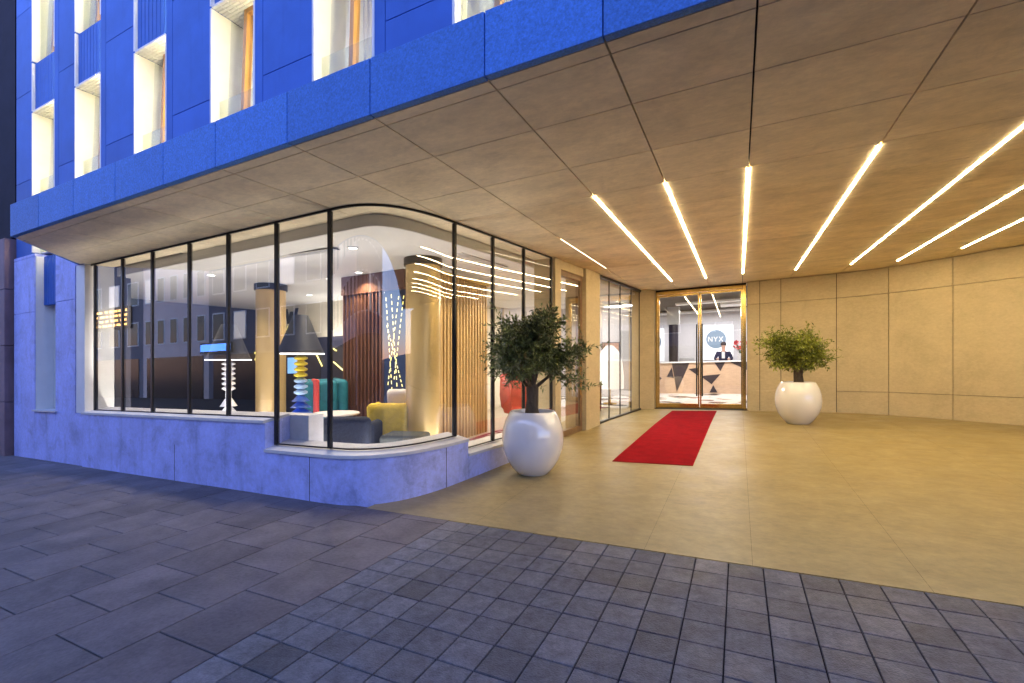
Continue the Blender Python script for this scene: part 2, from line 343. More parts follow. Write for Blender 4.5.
# glazing path (outside is on the right-hand side when walking from left to right)
def glaze_path():
    p = [(-9.45, GY)]
    x = -9.0
    while x < -4.06: p.append((x, GY)); x += 0.35
    A, Cc, B = (-4.02, GY), (-3.318, GY), (-3.2, 4.85); w = 1.12
    for i in range(0, 19):
        t = i / 18; a, q, d = (1 - t) ** 2, 2 * t * (1 - t) * w, t * t; s_ = a + q + d
        p.append(((a * A[0] + q * Cc[0] + d * B[0]) / s_, (a * A[1] + q * Cc[1] + d * B[1]) / s_))
    for y in (5.2, 5.6, 6.0, 6.5, 7.0, 7.49): p.append((-2.895 + 0.1151 * (y - 7.458), y))
    return p
GP = glaze_path()
cum = [0.0]
for i in range(1, len(GP)): cum.append(cum[-1] + math.dist(GP[i - 1], GP[i]))
def at(sv):
    for i in range(1, len(GP)):
        if sv <= cum[i] + 1e-9:
            t = (sv - cum[i - 1]) / (cum[i] - cum[i - 1]); return (GP[i - 1][0] + t * (GP[i][0] - GP[i - 1][0]), GP[i - 1][1] + t * (GP[i][1] - GP[i - 1][1]))
    return GP[-1]
def sub(s0, s1): return [at(s0)] + [GP[i] for i in range(len(GP)) if s0 + .01 < cum[i] < s1 - .01] + [at(s1)]
def s_of_x(x): return x + 9.45
def s_of_y(y):
    lo = cum[[i for i, p in enumerate(GP) if p[1] > GY + .3][0]]
    s_ = lo
    while s_ < cum[-1] and at(s_)[1] < y: s_ += 0.005
    return s_
# --- plinth: three runs of different height following the glass
def PX(y): return -2.895 + 0.1151 * (y - 7.458)      # passage wall line
S_step = s_of_x(-5.05); S_low = s_of_y(5.02); S_end = cum[-1]
def run(s0, s1, z_out, z_in, name, zbot=-0.05, cap=0.018):
    A = offset(sub(s0, s1), 0.12); B = offset(sub(s0, s1), -0.22)
    MB().wall(A, B, zbot, z_out - .035, z_in - .035).build(name, 'plinth_stone', hotel, smooth=True)
    A2 = offset(sub(s0, s1), 0.12 + cap)
    MB().wall(A2, B, z_out - .034, z_out, z_in, z_in - .034).build('sill', 'sill_stone', hotel, smooth=True)
run(-0.0, S_step, 0.875, 0.925, 'plinth_wall')
run(S_step + .004, S_low, 0.535, 0.60, 'plinth_wall')
run(S_low + .004, S_end, 0.345, 0.405, 'plinth_wall')
# tall pony block behind the glass at the step
b = MB(); b.box(-5.9, -4.72, GY + .225, GY + .45, 0.1, 0.90); b.build('inner_plinth', 'sill_stone', hotel)
# vertical joints on the plinth
b = MB()
for sv in (s_of_x(-6.9), s_of_x(-4.3), s_of_y(4.62)):
    a = offset([at(sv - .004), at(sv + .004)], .1215); d = offset([at(sv - .004), at(sv + .004)], .11)
    MB().wall(a, d, 0.0, 0.49, 0.49).build('plinth_joint', 'gap', hotel)
# --- left street wall beside the shop window
MULX = [-9.32, -8.49, -7.67, -6.765, -5.92, -5.0, -4.117]
def panels(b, x0, x1, y0, y1, zs, gap=.004):
    for i in range(len(zs) - 1): b.box(x0 + gap, x1 - gap, y0, y1, zs[i] + gap, zs[i + 1] - gap, random.gauss(1, .06))
WX0, WX1 = -11.24, -10.45
b = MB()
panels(b, -12.1, WX0, 3.69, 4.1, [-.1, 2.62, 3.6]); panels(b, WX1, -9.76, 3.69, 4.1, [-.1, 2.72, 3.6]); panels(b, WX0, WX1, 3.69, 4.1, [-.1, 0.845])
b.box(-9.76, -9.46, 3.69, 4.1, -.1, 0.84); b.box(-9.76, -9.46, 3.69, 4.1, 3.26, 3.6); b.box(-12.1, WX0, 3.69, 4.1, 3.604, 3.652); b.box(WX1, -9.46, 3.69, 4.1, 3.604, 3.652)
b.build('street_wall', 'plinth_stone', hotel)
MB().box(-12.12, -9.45, 4.1, 4.25, -.1, 3.6).build('wall_backing', 'gap', hotel)
b = MB(); b.box(-9.74, -9.46, 3.695, 4.09, 0.85, 3.255); b.build('white_pier', 'white_jamb', hotel)
b = MB()
for i in range(8): b.box(WX0 + .035 + i * .094, WX0 + .035 + i * .094 + .082, 3.80, 3.86, 2.735, 3.6)
b.build('ribbed_panel', 'facade_blue', hotel)
nw = MB().box(WX0 + .004, WX0 + .03, 3.70, 4.09, .86, 3.6).box(WX0 + .03, WX1 - .004, 3.93, 4.09, .86, 3.6).build('niche_window', 'white_jamb', hotel)
MB().box(WX0 - .02, WX1 + .05, 3.655, 3.92, .848, .875).build('window_sill', 'sill_stone', nw)
# --- mullions, head, foot and glass panes
head = MB().wall(offset(GP, .012), offset(GP, -.012), 3.238, 3.259, 3.259).build('window_head', 'black_metal', hotel, smooth=True)
muls = [s_of_x(x) for x in MULX] + [s_of_y(y) for y in (4.90, 5.72, 6.55)] + [S_end - .03]
def bottom(sv): return .905 if sv < S_step else (.585 if sv < S_low else .393)
sw = 0.02
shop = head
for i, sv in enumerate(muls):
    p = sub(sv - sw, sv + sw); zb = bottom(sv) - .012
    if abs(sv - s_of_x(-5.0)) < .01: zb = .57
    MB().wall(offset(p, .02), offset(p, -.025), zb, 3.235, 3.235).build('mullion', 'black_metal', hotel)
for i in range(len(muls) - 1):
    p = sub(muls[i] + sw + .002, muls[i + 1] - sw - .002); zb = bottom((muls[i] + muls[i + 1]) / 2) + .004
    MB().wall(offset(p, .006), offset(p, -.006), zb, 3.235, 3.235).build('glass_pane', 'shop_glass', hotel, smooth=True)
    MB().wall(offset(p, .012), offset(p, -.012), zb - .016, zb - .001, zb - .001).build('bottom_rail', 'black_metal', hotel, smooth=True)
# --- passage side: pilaster, wooden side door, pier, second glazing, end pier
def pblock(y0, y1, z0, z1, out=.10, inn=.35): return [[(PX(y0) + out, y0), (PX(y1) + out, y1)], [(PX(y0) - inn, y0), (PX(y1) - inn, y1)], z0, z1, z1]
MB().wall(*pblock(7.52, 7.74, 0.0, CEIL, .05)).build('stone_pilaster', 'travertine', hotel, bevel=.006)
MB().wall(*pblock(8.76, 9.46, 0.0, CEIL, .08)).build('stone_pilaster', 'travertine', hotel, bevel=.006)
sd = MB().wall(*pblock(7.742, 7.79, .09, 3.1, .0, .10)).wall(*pblock(8.67, 8.757, .09, 3.1, .0, .10)).wall(*pblock(7.79, 8.67, 3.0, 3.1, .0, .10)).wall(*pblock(7.79, 8.67, .09, .2, .0, .10)).build('side_door', 'door_wood', hotel, bevel=.004)
MB().wall(*pblock(7.79, 8.67, .2, 3.0, -.01, .022)).build('door_pane', 'shop_glass', sd)
MB().tube([(PX(8.55) + .06, 8.55, .8), (PX(8.55) + .06, 8.55, 1.5)], .014, 8).build('handle', 'brass', sd, smooth=True)
MB().wall(*pblock(7.742, 8.757, 3.102, CEIL, .02, .3)).build('lintel', 'travertine', hotel)
g2 = [9.48, 10.19, 10.90, 11.69, 12.36]
MB().wall(*pblock(9.462, 12.42, 3.20, 3.258, .03, .04)).build('window_head', 'black_metal', hotel)
MB().wall(*pblock(9.462, 12.42, .10, .16, .03, .04)).build('bottom_rail', 'black_metal', hotel)
for i, y in enumerate(g2):
    MB().wall(*pblock(y - .016, y + .016, .161, 3.199, .010, .012)).build('mullion', 'black_metal', hotel)
    if i: MB().wall(*pblock(g2[i - 1] + .02, y - .02, .162, 3.198, .006, .006)).build('glass_pane', 'shop_glass', hotel)
MB().prism([(-2.33, 12.43), (-2.33, 12.40), (-1.995, 12.62), (-1.995, 13.3), (-2.75, 13.3), (-2.62, 12.43)], .05, CEIL).build('stone_pilaster', 'travertine', hotel)
# --- entrance door
DY = 12.9; DX0, DX1 = -1.99, .17
door = MB().box(DX0, DX0 + .055, DY - .06, DY + .06, .122, 3.215).box(DX1 - .075, DX1, DY - .06, DY + .06, .122, 3.215).box(DX0 + .055, DX1 - .075, DY - .06, DY + .06, 3.13, 3.215).build('entrance_door', 'brass', hotel, bevel=.006)
MB().box(DX0, DX1, DY - .04, DY + .10, 3.217, CEIL).build('door_header', 'gap', door)
midx = -.90
for (a, d_) in ((DX0 + .057, midx - .006), (midx + .006, DX1 - .077)):
    leaf = MB().box(a, a + .036, DY - .025, DY + .025, .135, 3.126).box(d_ - .036, d_, DY - .025, DY + .025, .135, 3.126).box(a + .036, d_ - .036, DY - .025, DY + .025, .135, .25).box(a + .036, d_ - .036, DY - .025, DY + .025, 3.07, 3.126).build('door_leaf', 'brass', hotel, bevel=.004)
    MB().box(a + .036, d_ - .036, DY - .006, DY + .006, .25, 3.07).build('door_pane', 'shop_glass', leaf)
    hx = d_ - .06 if a < midx - .2 else a + .06
    MB().tube([(hx, DY - .10, .45), (hx, DY - .10, 2.3)], .018, 10).tube([(hx, DY - .10, .85), (hx, DY - .02, .85)], .01, 8).tube([(hx, DY - .10, 1.9), (hx, DY - .02, 1.9)], .01, 8).build('handle', 'black_metal', leaf, smooth=True)
MB().box(DX0 - .05, DX1 + .05, DY - .25, DY + .3, .05, .128).build('threshold', 'gap', hotel)
# --- portico wall on the right, curving towards the street
WP = [(.19, 12.66), (.46, 12.65), (.90, 12.64), (1.45, 12.62), (1.98, 12.58)]
for t in range(1, 7):
    q = t / 6; a, m_, d_ = (1 - q) ** 2, 2 * q * (1 - q), q * q
    WP.append((a * 1.98 + m_ * 2.62 + d_ * 3.3, a * 12.58 + m_ * 12.52 + d_ * 12.02))
WP += [(3.70, 11.72), (4.6, 11.0), (5.9, 9.95), (7.4, 8.72), (9.2, 7.25), (11.5, 5.4)]
b = MB()
rows = [0.1, .60, 2.70, 3.255]
segs = [(0, 1), (1, 2), (2, 4), (4, 8), (8, 11), (11, 12), (12, 13), (13, 14), (14, 15), (15, 16)]
segs = [q for q in segs if q[1] < len(WP)]
for (i0, i1) in segs:
    p = WP[i0:i1 + 1]
    d0 = (Vector(p[1]) - Vector(p[0])).normalized() * .006; d1 = (Vector(p[-1]) - Vector(p[-2])).normalized() * .006
    p = [(p[0][0] + d0.x, p[0][1] + d0.y)] + p[1:-1] + [(p[-1][0] - d1.x, p[-1][1] - d1.y)]
    for r in range(3):
        z0, z1 = rows[r] + .005, rows[r + 1] - .005
        if i0 < 4 and r == 0: z1 = rows[1] + .003
        b.wall(p, offset(p, -.08), z0, z1, z1)
b.build('portico_wall', 'travertine', hotel, smooth=False)
MB().wall(offset(WP, -.085), offset(WP, -.35), 0, CEIL, CEIL).build('wall_backing', 'gap', hotel)
# --- canopy: soffit panels, fascia panels, roof slab
FX = [-8.32, -7.52, -6.66, -5.77, -4.90, -4.10, -3.188, -2.336, -1.41, -.668, .086, 1.09, 2.05, 2.83, 3.55, 4.4, 5.25, 6.1, 6.95, 7.8, 8.65, 9.5, 10.3]
FY = [2.67, 3.27, 4.08, 4.90]
while FY[-1] < 12.5: FY.append(FY[-1] + .817)
FY.append(13.4)
b = MB()
def sp(x0, x1, y0, y1): b.box(x0 + .006, x1 - .006, y0 + .0045, y1 - .0045, CEIL, CEIL + .05, random.gauss(1, .035))
for i in range(1, len(FX) - 1):
    for j in range(len(FY) - 1): sp(FX[i], FX[i + 1], FY[j], FY[j + 1])
b.prism([(-8.49, 2.673), (FX[1] - .006, 2.673), (FX[1] - .006, 3.267), (-9.14, 3.267)], CEIL, CEIL + .05)
b.prism([(-9.15, 3.273), (FX[1] - .006, 3.273), (FX[1] - .006, 4.07), (-9.98, 4.07)], CEIL, CEIL + .05)
for i in range(len(FX) - 1):
    if i == 0: b.prism([(-8.36, 2.562), (FX[1] - .006, 2.562), (FX[1] - .006, 2.665), (-8.48, 2.665)], CEIL, CEIL + .05)
    else: b.box(FX[i] + .006, FX[i + 1] - .006, 2.562, 2.665, CEIL, CEIL + .05)
b.build('canopy_soffit', 'soffit', hotel, tint=True)
b = MB(); b.prism([(-8.34, 2.565), (10.3, 2.565), (10.3, 13.4), (-9.98, 13.4), (-9.98, 4.06)], CEIL + .055, CEIL + .30); b.build('canopy_slab', 'gap', hotel)
b = MB()
for i in range(len(FX) - 1): b.box(FX[i] + .004, FX[i + 1] - .004, 2.50, 2.556, CEIL, 3.665, random.gauss(1, .05))
b.prism([(-8.316, 2.51), (-8.27, 2.56), (-9.60, 3.685), (-9.66, 3.685)], CEIL, 3.665)
b.build('canopy_fascia', 'fascia_blue', hotel, bevel=.004, tint=True)
b = MB(); b.prism([(-8.26, 2.56), (10.3, 2.56), (10.3, 4.2), (-9.5, 4.2), (-9.5, 3.60)], CEIL + .305, 3.655); b.build('canopy_roof', 'facade_blue', hotel)
# --- upper facade with its window bays
UP0, UP1 = 3.66, 9.4
bays = [(-11.43, -10.58), (-9.84, -9.02), (-8.035, -7.22), (-6.19, -5.33), (-4.31, -3.43), (-2.43, -1.6), (-.55, .3), (1.33, 2.18), (3.2, 4.05), (5.1, 5.95), (7.0, 7.85)]
WT, WB2 = 6.21, 7.14
b = MB(); edges = [-12.1] + [e for q in bays for e in q] + [10.3]
zj = [UP0, 5.03, 6.63, 8.15, UP1]
for i in range(0, len(edges), 2):
    x0, x1 = edges[i], edges[i + 1]
    if i == 0: panels(b, x0, x1, UY, UY + .3, zj)
    else:
        panels(b, x0, x0 + .16, UY, UY + .3, [UP0, UP1]); panels(b, x0 + .16, x1, UY, UY + .3, zj)
b.build('upper_wall', 'facade_panel', hotel, bevel=.003, tint=True)
MB().box(-12.1, 10.3, UY + .90, UY + 1.0, 3.56, UP1).build('wall_backing', 'gap', hotel)
MB().box(-12.1, 10.3, UY + .02, 9.0, UP1 + .002, UP1 + .3).build('roof', 'facade_blue', hotel)
RIB = MB()
def window_bay(x0, x1, z0, z1, lit=True):
    """splayed white reveal, curtain, wooden casement, glass balustrade, unseen glow strips at the right jamb"""
    yb, yt = UY + .12, UY + .21
    fr = MB().box(x0 - .018, x0 + .012, UY - .004, UY + .85, z0, z1).box(x1 - .012, x1 + .018, UY - .004, UY + .85, z0, z1).box(x0 + .012, x1 - .012, UY + .105, UY + .85, z0 - .012, z0).build('window', 'white_jamb', hotel)
    n = 6; lb = MB()
    for k in range(n):
        xa = x0 + .013 + (x1 - x0 - .026) * k / n; xb = x0 + .013 + (x1 - x0 - .026) * (k + 1) / n
        [lb.box(xa + .007, xb - .007, UY - .002 + q * .045, UY + .034 + q * .045, z1, z1 + .03) for q in range(18)]
    lb.build('lintel', 'white_jamb', fr)
    xm = x0 + (x1 - x0) * .42
    def slab(xa, xb, za, zb, o0, o1):
        f = lambda z: yb + (yt - yb) * (z - z0) / (z1 - z0)
        return [(xa, f(za) + o0, za), (xb, f(za) + o0, za), (xb, f(za) + o1, za), (xa, f(za) + o1, za), (xa, f(zb) + o0, zb), (xb, f(zb) + o0, zb), (xb, f(zb) + o1, zb), (xa, f(zb) + o1, zb)]
    MB().quadbox(slab(x0 + .014, xm, z0 + .01, z1 - .01, .05, .056)).quadbox(slab(xm + .06, x1 - .07, z0 + .07, z1 - .07, .05, .056)).build('pane', 'pane_glass', fr)
    wf = MB().quadbox(slab(xm, xm + .06, z0 + .01, z1 - .005, 0, .09)).quadbox(slab(x1 - .07, x1 - .013, z0 + .01, z1 - .005, 0, .09)).quadbox(slab(xm + .06, x1 - .07, z1 - .07, z1 - .005, 0, .09)).quadbox(slab(xm + .06, x1 - .07, z0 + .01, z0 + .07, 0, .09))
    wf.build('frame', 'wood_frame', fr)
    cu = MB(); xx = x0 + .02; k = 0
    while xx < x1 - .03:
        cu.box(xx, xx + .05, UY + .76 + (.02 if k % 2 else 0), UY + .81, z0 + .02, z1 - .02); xx += .051; k += 1
    cu.build('curtain', 'curtain', fr)
    MB().box(x0 + .02, x1 - .02, UY + .10, UY + .112, z0 + .01, z0 + 1.33).build('balustrade', 'rail_glass', fr)
    if lit: MB().box(x1 - .030, x1 - .014, UY + .03, UY + .07, z0 + .04, z1 - .04).build('hidden_glow_strip', 'window_glow', fr)  # unseen strip, placed on the hidden right jamb to light the left one
    if lit: MB().box(x1 - .065, x1 - .02, UY + .305, UY + .325, z0 + .04, z1 - .1).build('hidden_glow_strip', 'room_fill_glow', fr)  # unseen strip added behind the stile to brighten the curtain
for i, (x0, x1) in enumerate(bays):
    if i < 7: window_bay(x0, x1, 3.70, WT)
    else: MB().box(x0, x1, UY + .1, UY + .2, UP0, WT).build('window', 'dark_pane', hotel)
    rp = MB(); n = 8; w = (x1 - x0 - .012) / n
    MB().box(x0 - .018, x0 + .012, UY - .004, UY + .10, WT + .032, WB2 - .035).build('reveal', 'white_jamb', hotel)
    MB().box(x1 - .02, x1 - .006, UY + .02, UY + .05, WT + .06, WB2 - .06).build('hidden_glow_strip', 'window_glow', hotel)  # unseen strip carried up to brighten the pale reveal
    for k in range(n): rp.box(x0 + .012 + k * w + .006, x0 + .012 + (k + 1) * w - .006, UY + .035, UY + .10, WT + .032, WB2 - .035)
    rp.build('spandrel_panel', 'facade_blue', hotel)
    if i < 4: window_bay(x0, x1, WB2, 9.35)
    else: MB().box(x0, x1, UY + .1, UY + .2, WB2, UP1).build('window', 'dark_pane', hotel)
# --- interior shell of the hotel (lounge and lobby)
IC = 3.14
inner = offset(GP, -.36)
b = MB(); b.wall(offset(GP, -.34), offset(GP, -.37), IC - .02, CEIL - .002, CEIL - .002); b.build('bulkhead', 'grey_band', hotel, smooth=True)
poly = offset(GP, -.38)
b = MB(); b.prism([p for p in poly] + [(-3.0, 8.0), (-2.75, 9.4), (-2.45, 12.5), (-2.9, 13.0), (-13.0, 13.0), (-13.0, 4.16)], IC, IC + .06); b.build('interior_ceiling', 'ceiling_white', hotel)
tag(MB().prism([(p[0], p[1]) for p in offset(GP, -.225)] + [(-2.72, 9.4), (-2.38, 12.6), (-13.0, 12.6), (-13.0, 4.0)], .02, .085).build('lounge_floor', 'floor_inside'), kind='structure')
MB().box(-9.62, -9.46, 4.10, 4.22, .0, IC).build('interior_wall', 'wall_white', hotel)
MB().box(-13.0, -9.62, 4.26, 4.4, .0, IC).build('interior_wall', 'wall_dark', hotel)
MB().box(-13.0, -12.9, 5.3, 12.9, .0, IC).build('interior_wall', 'wall_dark', hotel)
MB().box(-12.9, -6.6, 8.6, 8.75, .0, 2.25).build('interior_wall', 'wall_dark', hotel)
MB().box(-12.9, -6.6, 8.58, 8.75, 2.252, IC).build('interior_bulkhead', 'wall_cream', hotel)
MB().box(-6.6, -2.76, 13.0, 13.42, IC, 3.6).build('interior_wall', 'wall_white', hotel)
MB().box(-6.5, -2.75, 13.43, 16.49, 3.38, 3.44).build('interior_ceiling', 'ceiling_white', hotel)
MB().box(-6.45, -3.05, 16.5, 16.62, .14, 3.44).build('interior_wall', 'wall_white', hotel)
MB().box(-6.75, -6.6, 8.752, 12.75, .0, IC).build('interior_wall', 'wall_cream', hotel)
# lobby behind the entrance door
tag(MB().prism([(-6.5, 12.6), (-2.72, 12.6), (-2.72, 13.31), (-1.99, 13.31), (-1.99, 13.16), (4.5, 13.16), (4.5, 23.0), (-6.5, 23.0)], .02, .14).build('lobby_floor', 'lobby_floor'), kind='structure')
MB().box(-6.5, 4.5, 21.6, 21.8, .1, 3.5).build('lobby_wall', 'wall_white', hotel)
MB().box(-6.6, -6.5, 12.76, 21.8, .1, 3.5).build('lobby_wall', 'wall_white', hotel)
MB().box(2.6, 2.75, 13.3, 21.6, .1, 3.5).build('lobby_wall', 'wall_white', hotel)
MB().box(.19, 2.6, 13.05, 13.2, .1, 3.5).build('lobby_wall', 'wall_white', hotel)
MB().box(-6.5, 2.6, 13.42, 21.6, 3.45, 3.6).build('lobby_ceiling', 'lobby_ceiling', hotel)
lc = MB()
for (x0, x1, y0, y1) in ((-2.0, 2.2, 17.2, 17.6), (-.6, 2.4, 18.3, 19.4), (-4.5, -2.4, 16.0, 16.3), (-6, 2.4, 20.8, 21.3)): lc.box(x0, x1, y0, y1, 3.30, 3.36)
lc.build('ceiling_raft', 'ceiling_white', hotel)

# ------------------------------------------------------------------ ceiling strips (recessed line lights)
spots = [(-2.336, 6.4, 9.0, .002), (-1.41, 4.90, 11.43, .012), (-.668, 4.90, 11.47, .012), (.086, 4.90, 11.3, .012), (1.09, 4.95, 11.5, .012), (2.05, 4.95, 11.47, .012), (2.83, 4.95, 11.6, .012), (3.55, 4.95, 10.85, .012), (4.4, 4.95, 10.2, .012)]
slab_ = ['hair-thin ceiling light line nearest the glass shop front', 'second ceiling light line from the glass side, ending above the side glazing', 'ceiling light line third from the glass side, left of the one over the carpet', 'ceiling light line running almost straight up the photo, above the red carpet', 'ceiling light line just right of the upright one over the carpet', 'long ceiling light line cut by the right edge, highest of those at the right', 'ceiling light line at right, between the longest one and the shortest one', 'short ceiling light line lowest at the right edge, close to the curved wall', 'ceiling light line nearest the curved wall, right of all the others']
for (x, y0, y1, w), lb in zip(spots, slab_):
    t = thing('ceiling_light', lb, 'ceiling light', (x, (y0 + y1) / 2, CEIL), 0, 'line lights recessed in the canopy ceiling')
    MB().box(x - w, x + w, y0, y1, CEIL - .0055, CEIL - .002).build('diffuser', 'strip_faint' if w < .008 else 'strip_light', t)
    MB().box(x - w - .001, x + w + .001, y0 - .012, y0 - .001, CEIL - .010, CEIL - .001).build('end_cap', 'brass', t); MB().box(x - w - .001, x + w + .001, y1 + .001, y1 + .012, CEIL - .010, CEIL - .001).build('end_cap', 'brass', t)

# ------------------------------------------------------------------ carpet
b = MB(); n = 12; L_ = [(-1.585, 6.43), (-1.50, 12.22)]; R_ = [(-.535, 6.49), (-.475, 12.42)]
A = [(L_[0][0] + (L_[1][0] - L_[0][0]) * i / n, L_[0][1] + (L_[1][1] - L_[0][1]) * i / n) for i in range(n + 1)]
B = [(R_[0][0] + (R_[1][0] - R_[0][0]) * i / n, R_[0][1] + (R_[1][1] - R_[0][1]) * i / n) for i in range(n + 1)]
z0 = [zf(p[1]) + .003 for p in A]; z1 = [zf(p[1]) + .012 for p in A]
b.wall(A, B, z0, z1, [zf(p[1]) + .012 for p in B], [zf(p[1]) + .003 for p in B])
tag(b.build('red_carpet', 'carpet_red', bevel=.003), 'red carpet runner leading across the stone floor to the brass doors', 'carpet')

# ------------------------------------------------------------------ planters and olive trees
def planter(x, y, label):
    t = thing('planter', label, 'planter', (x, y, zf(y) + .003), 0, 'white ball planters by the entrance')
    pr = [(.19, 0), (.205, .012), (.27, .08), (.345, .20), (.388, .33), (.40, .45), (.388, .58), (.355, .69), (.315, .77), (.295, .80), (.288, .806), (.278, .80), (.272, .76), (.27, .70)]
    MB().lathe(pr, n=56, cap=False).lathe([(.0, .0), (.19, 0)], n=56, cap=False).build('pot', 'pot_white', t, local=True, smooth=True)
    MB().lathe([(.0, .745), (.12, .75), (.271, .735)], n=32, cap=False).build('soil', 'soil', t, local=True, smooth=True)
    return t
def olive(x, y, label, seed, rx, h, leafmat, trunk_h, clumps):
    rnd = random.Random(seed)
    t = thing('olive_tree', label, 'olive tree', (x, y, zf(y) + .743), rnd.uniform(0, 6), 'olive trees in white planters')
    tr = MB()
    tr.tube([(0, 0, -.03), (.012, .004, .08), (-.008, .012, .2), (.012, -.004, trunk_h), (.02, .0, trunk_h + .07)], [.105, .086, .078, .082, .04], 12)
    tips = []
    nb = 9
    for i in range(nb):
        a = 2 * math.pi * i / nb + rnd.uniform(-.25, .25); el = rnd.uniform(.35, 1.25)
        ln = rnd.uniform(.7, .95)
        ex, ez = rx * ln * math.cos(el) * .92, h * (.18 + .62 * math.sin(el)) * ln
        p0 = Vector((0.01, 0, trunk_h - .03)); p3 = Vector((ex * math.cos(a), ex * math.sin(a), trunk_h + ez))
        p1 = p0.lerp(p3, .35) + Vector((0, 0, -.02 + .05 * rnd.random())); p2 = p0.lerp(p3, .7) + Vector((rnd.uniform(-.03, .03), rnd.uniform(-.03, .03), .02))
        tr.tube([p0, p1, p2, p3], [.03, .019, .012, .005], 7); tips += [(p1.lerp(p2, .5), .8), (p2, 1), (p3, 1)]
        for _ in range(3):
            q = p1.lerp(p3, rnd.uniform(.1, .8)); d = Vector((rnd.gauss(0, 1), rnd.gauss(0, 1), rnd.gauss(.5, .7))).normalized() * rx * rnd.uniform(.25, .42)
            tr.tube([q, q + d * .5 + Vector((0, 0, .015)), q + d], [.009, .006, .003], 5); tips += [(q + d * .6, 1), (q + d, 1)]
    tr.build('trunk', 'bark', t, local=True, smooth=True)
    cr = MB()
    cz = trunk_h + h * .47
    def leaf(p, d, tint):
        d = (d + Vector((rnd.gauss(0, .35), rnd.gauss(0, .35), rnd.gauss(0, .3)))).normalized()
        s_ = d.cross(Vector((rnd.gauss(0, 1), rnd.gauss(0, 1), rnd.gauss(0, 1)))).normalized()
        L = rnd.uniform(.05, .085); w = L * rnd.uniform(.14, .20); up = d.cross(s_) * L * .06
        cr.poly3([p, p + d * L * .45 + s_ * w + up, p + d * L, p + d * L * .45 - s_ * w + up], tint)
    tw = MB()
    for (c_, k_) in tips:
        out = Vector((c_.x, c_.y, (c_.z - cz) * 1.0))
        out = out.normalized() if out.length > .05 else Vector((0, 0, 1))
        shade = rnd.uniform(.7, 1.35)
        for _ in range(clumps):
            d = (out * rnd.uniform(.2, 1.1) + Vector((rnd.gauss(0, .75), rnd.gauss(0, .75), rnd.gauss(.35, .6)))).normalized()
            ln = rnd.uniform(.10, .30) if rnd.random() > .06 else rnd.uniform(.3, .38)
            p = c_ + Vector((rnd.gauss(0, .06), rnd.gauss(0, .06), rnd.gauss(0, .05)))
            e = p + d * ln
            q2 = (e.x * e.x + e.y * e.y) / (rx * rx) + ((e.z - cz) / (h * .5)) ** 2
            if q2 > 1.12 and rnd.random() > .16: 
                ln *= .45; e = p + d * ln
            if e.z < trunk_h - .03: continue
            cr.tube([p, e], [.0035, .0015], 3)
            m = int(ln / .022)
            for k in range(m):
                u = (k + .6) / m; pp = p + d * ln * u
                ax = d.orthogonal().normalized(); ax.rotate(Matrix.Rotation(k * 2.4 + rnd.random(), 3, d))
                leaf(pp, (d * .8 + ax).normalized(), max(.35, shade * rnd.gauss(1, .3)))
    cr.build('crown', leafmat, t, local=True, tint=True, recalc=False)
    return t
planter(-2.40, 5.53, 'white ball planter at the near end of the glass shop front')
olive(-2.40, 5.53, 'broad dark olive tree in the planter nearest the glass shop front', 11, .74, 1.10, 'leaf', .36, 14)
planter(1.04, 10.55, 'white ball planter against the beige portico wall')
olive(1.04, 10.55, 'compact bright green olive tree in front of the beige portico wall', 23, .74, .95, 'leaf_bright', .28, 11)

# ------------------------------------------------------------------ lounge furnishing
FL = .085
def column(x, y, label):
    t = thing('column', label, 'column', (x, y, FL), 0, 'gold columns in the lounge')
    MB().lathe([(.27, 0), (.27, IC - FL - .12)], n=48).build('shaft', 'gold_column', t, local=True, smooth=True)
    MB().lathe([(.30, IC - FL - .118), (.30, IC - FL - .002)], n=48).build('collar', 'black_metal', t, local=True, smooth=True)
column(-8.33, 6.17, 'gold column further left, seen behind the flat panes')
column(-4.46, 5.95, 'gold column standing behind the curved corner glass')
def totem_lamp(x, y, cols, label, zsh, base=FL):
    t = thing('floor_lamp', label, 'floor lamp', (x, y, base), 0, 'totem floor lamps with black shades')
    z = 0.0; H_ = zsh - base; n = sum(c[1] for c in cols)
    for (mt, share, kind) in cols:
        hh = H_ * share / n; pr = []
        if kind == 'discs':
            k = max(2, int(hh / .075)); st = hh / k
            for i in range(k): pr += [(.045, z + st * (i + .02)), (.10, z + st * (i + .35)), (.10, z + st * (i + .6)), (.045, z + st * (i + .98))]
        elif kind == 'tree':
            k = 3; st = hh / k
            for i in range(k): pr += [(.17 - .02 * i, z + st * (i + .02)), (.16 - .02 * i, z + st * (i + .12)), (.05, z + st * (i + .95))]
        else: pr = [(.045, z + .001), (.045, z + hh - .001)]
        MB().lathe(pr, n=24).build('stem', mt, t, local=True, smooth=True); z += hh
    MB().lathe([(.34, H_ + .02), (.11, H_ + .62), (.105, H_ + .62), (.335, H_ + .02)], n=40, cap=False).build('shade', 'shade_black', t, local=True, smooth=True)
    MB().lathe([(.30, H_ + .012), (.342, H_ + .012), (.342, H_ + .03), (.30, H_ + .03), (.30, H_ + .012)], n=40, cap=False).build('lit_rim', 'rim_light', t, local=True, smooth=True)
totem_lamp(-7.75, 4.95, [('paint_white', .5, 'discs'), ('paint_white', .42, 'tree'), ('paint_white', .12, 'rod'), ('paint_white', .5, 'discs')], 'white totem floor lamp with a black cone shade behind the flat panes', 1.63)
totem_lamp(-6.10, 5.03, [('paint_pink', .69, 'discs'), ('paint_blue', .29, 'tree'), ('paint_sky', .27, 'discs'), ('paint_yellow', .35, 'discs')], 'pink, blue and yellow totem floor lamp beside the teal sofa', 1.68)
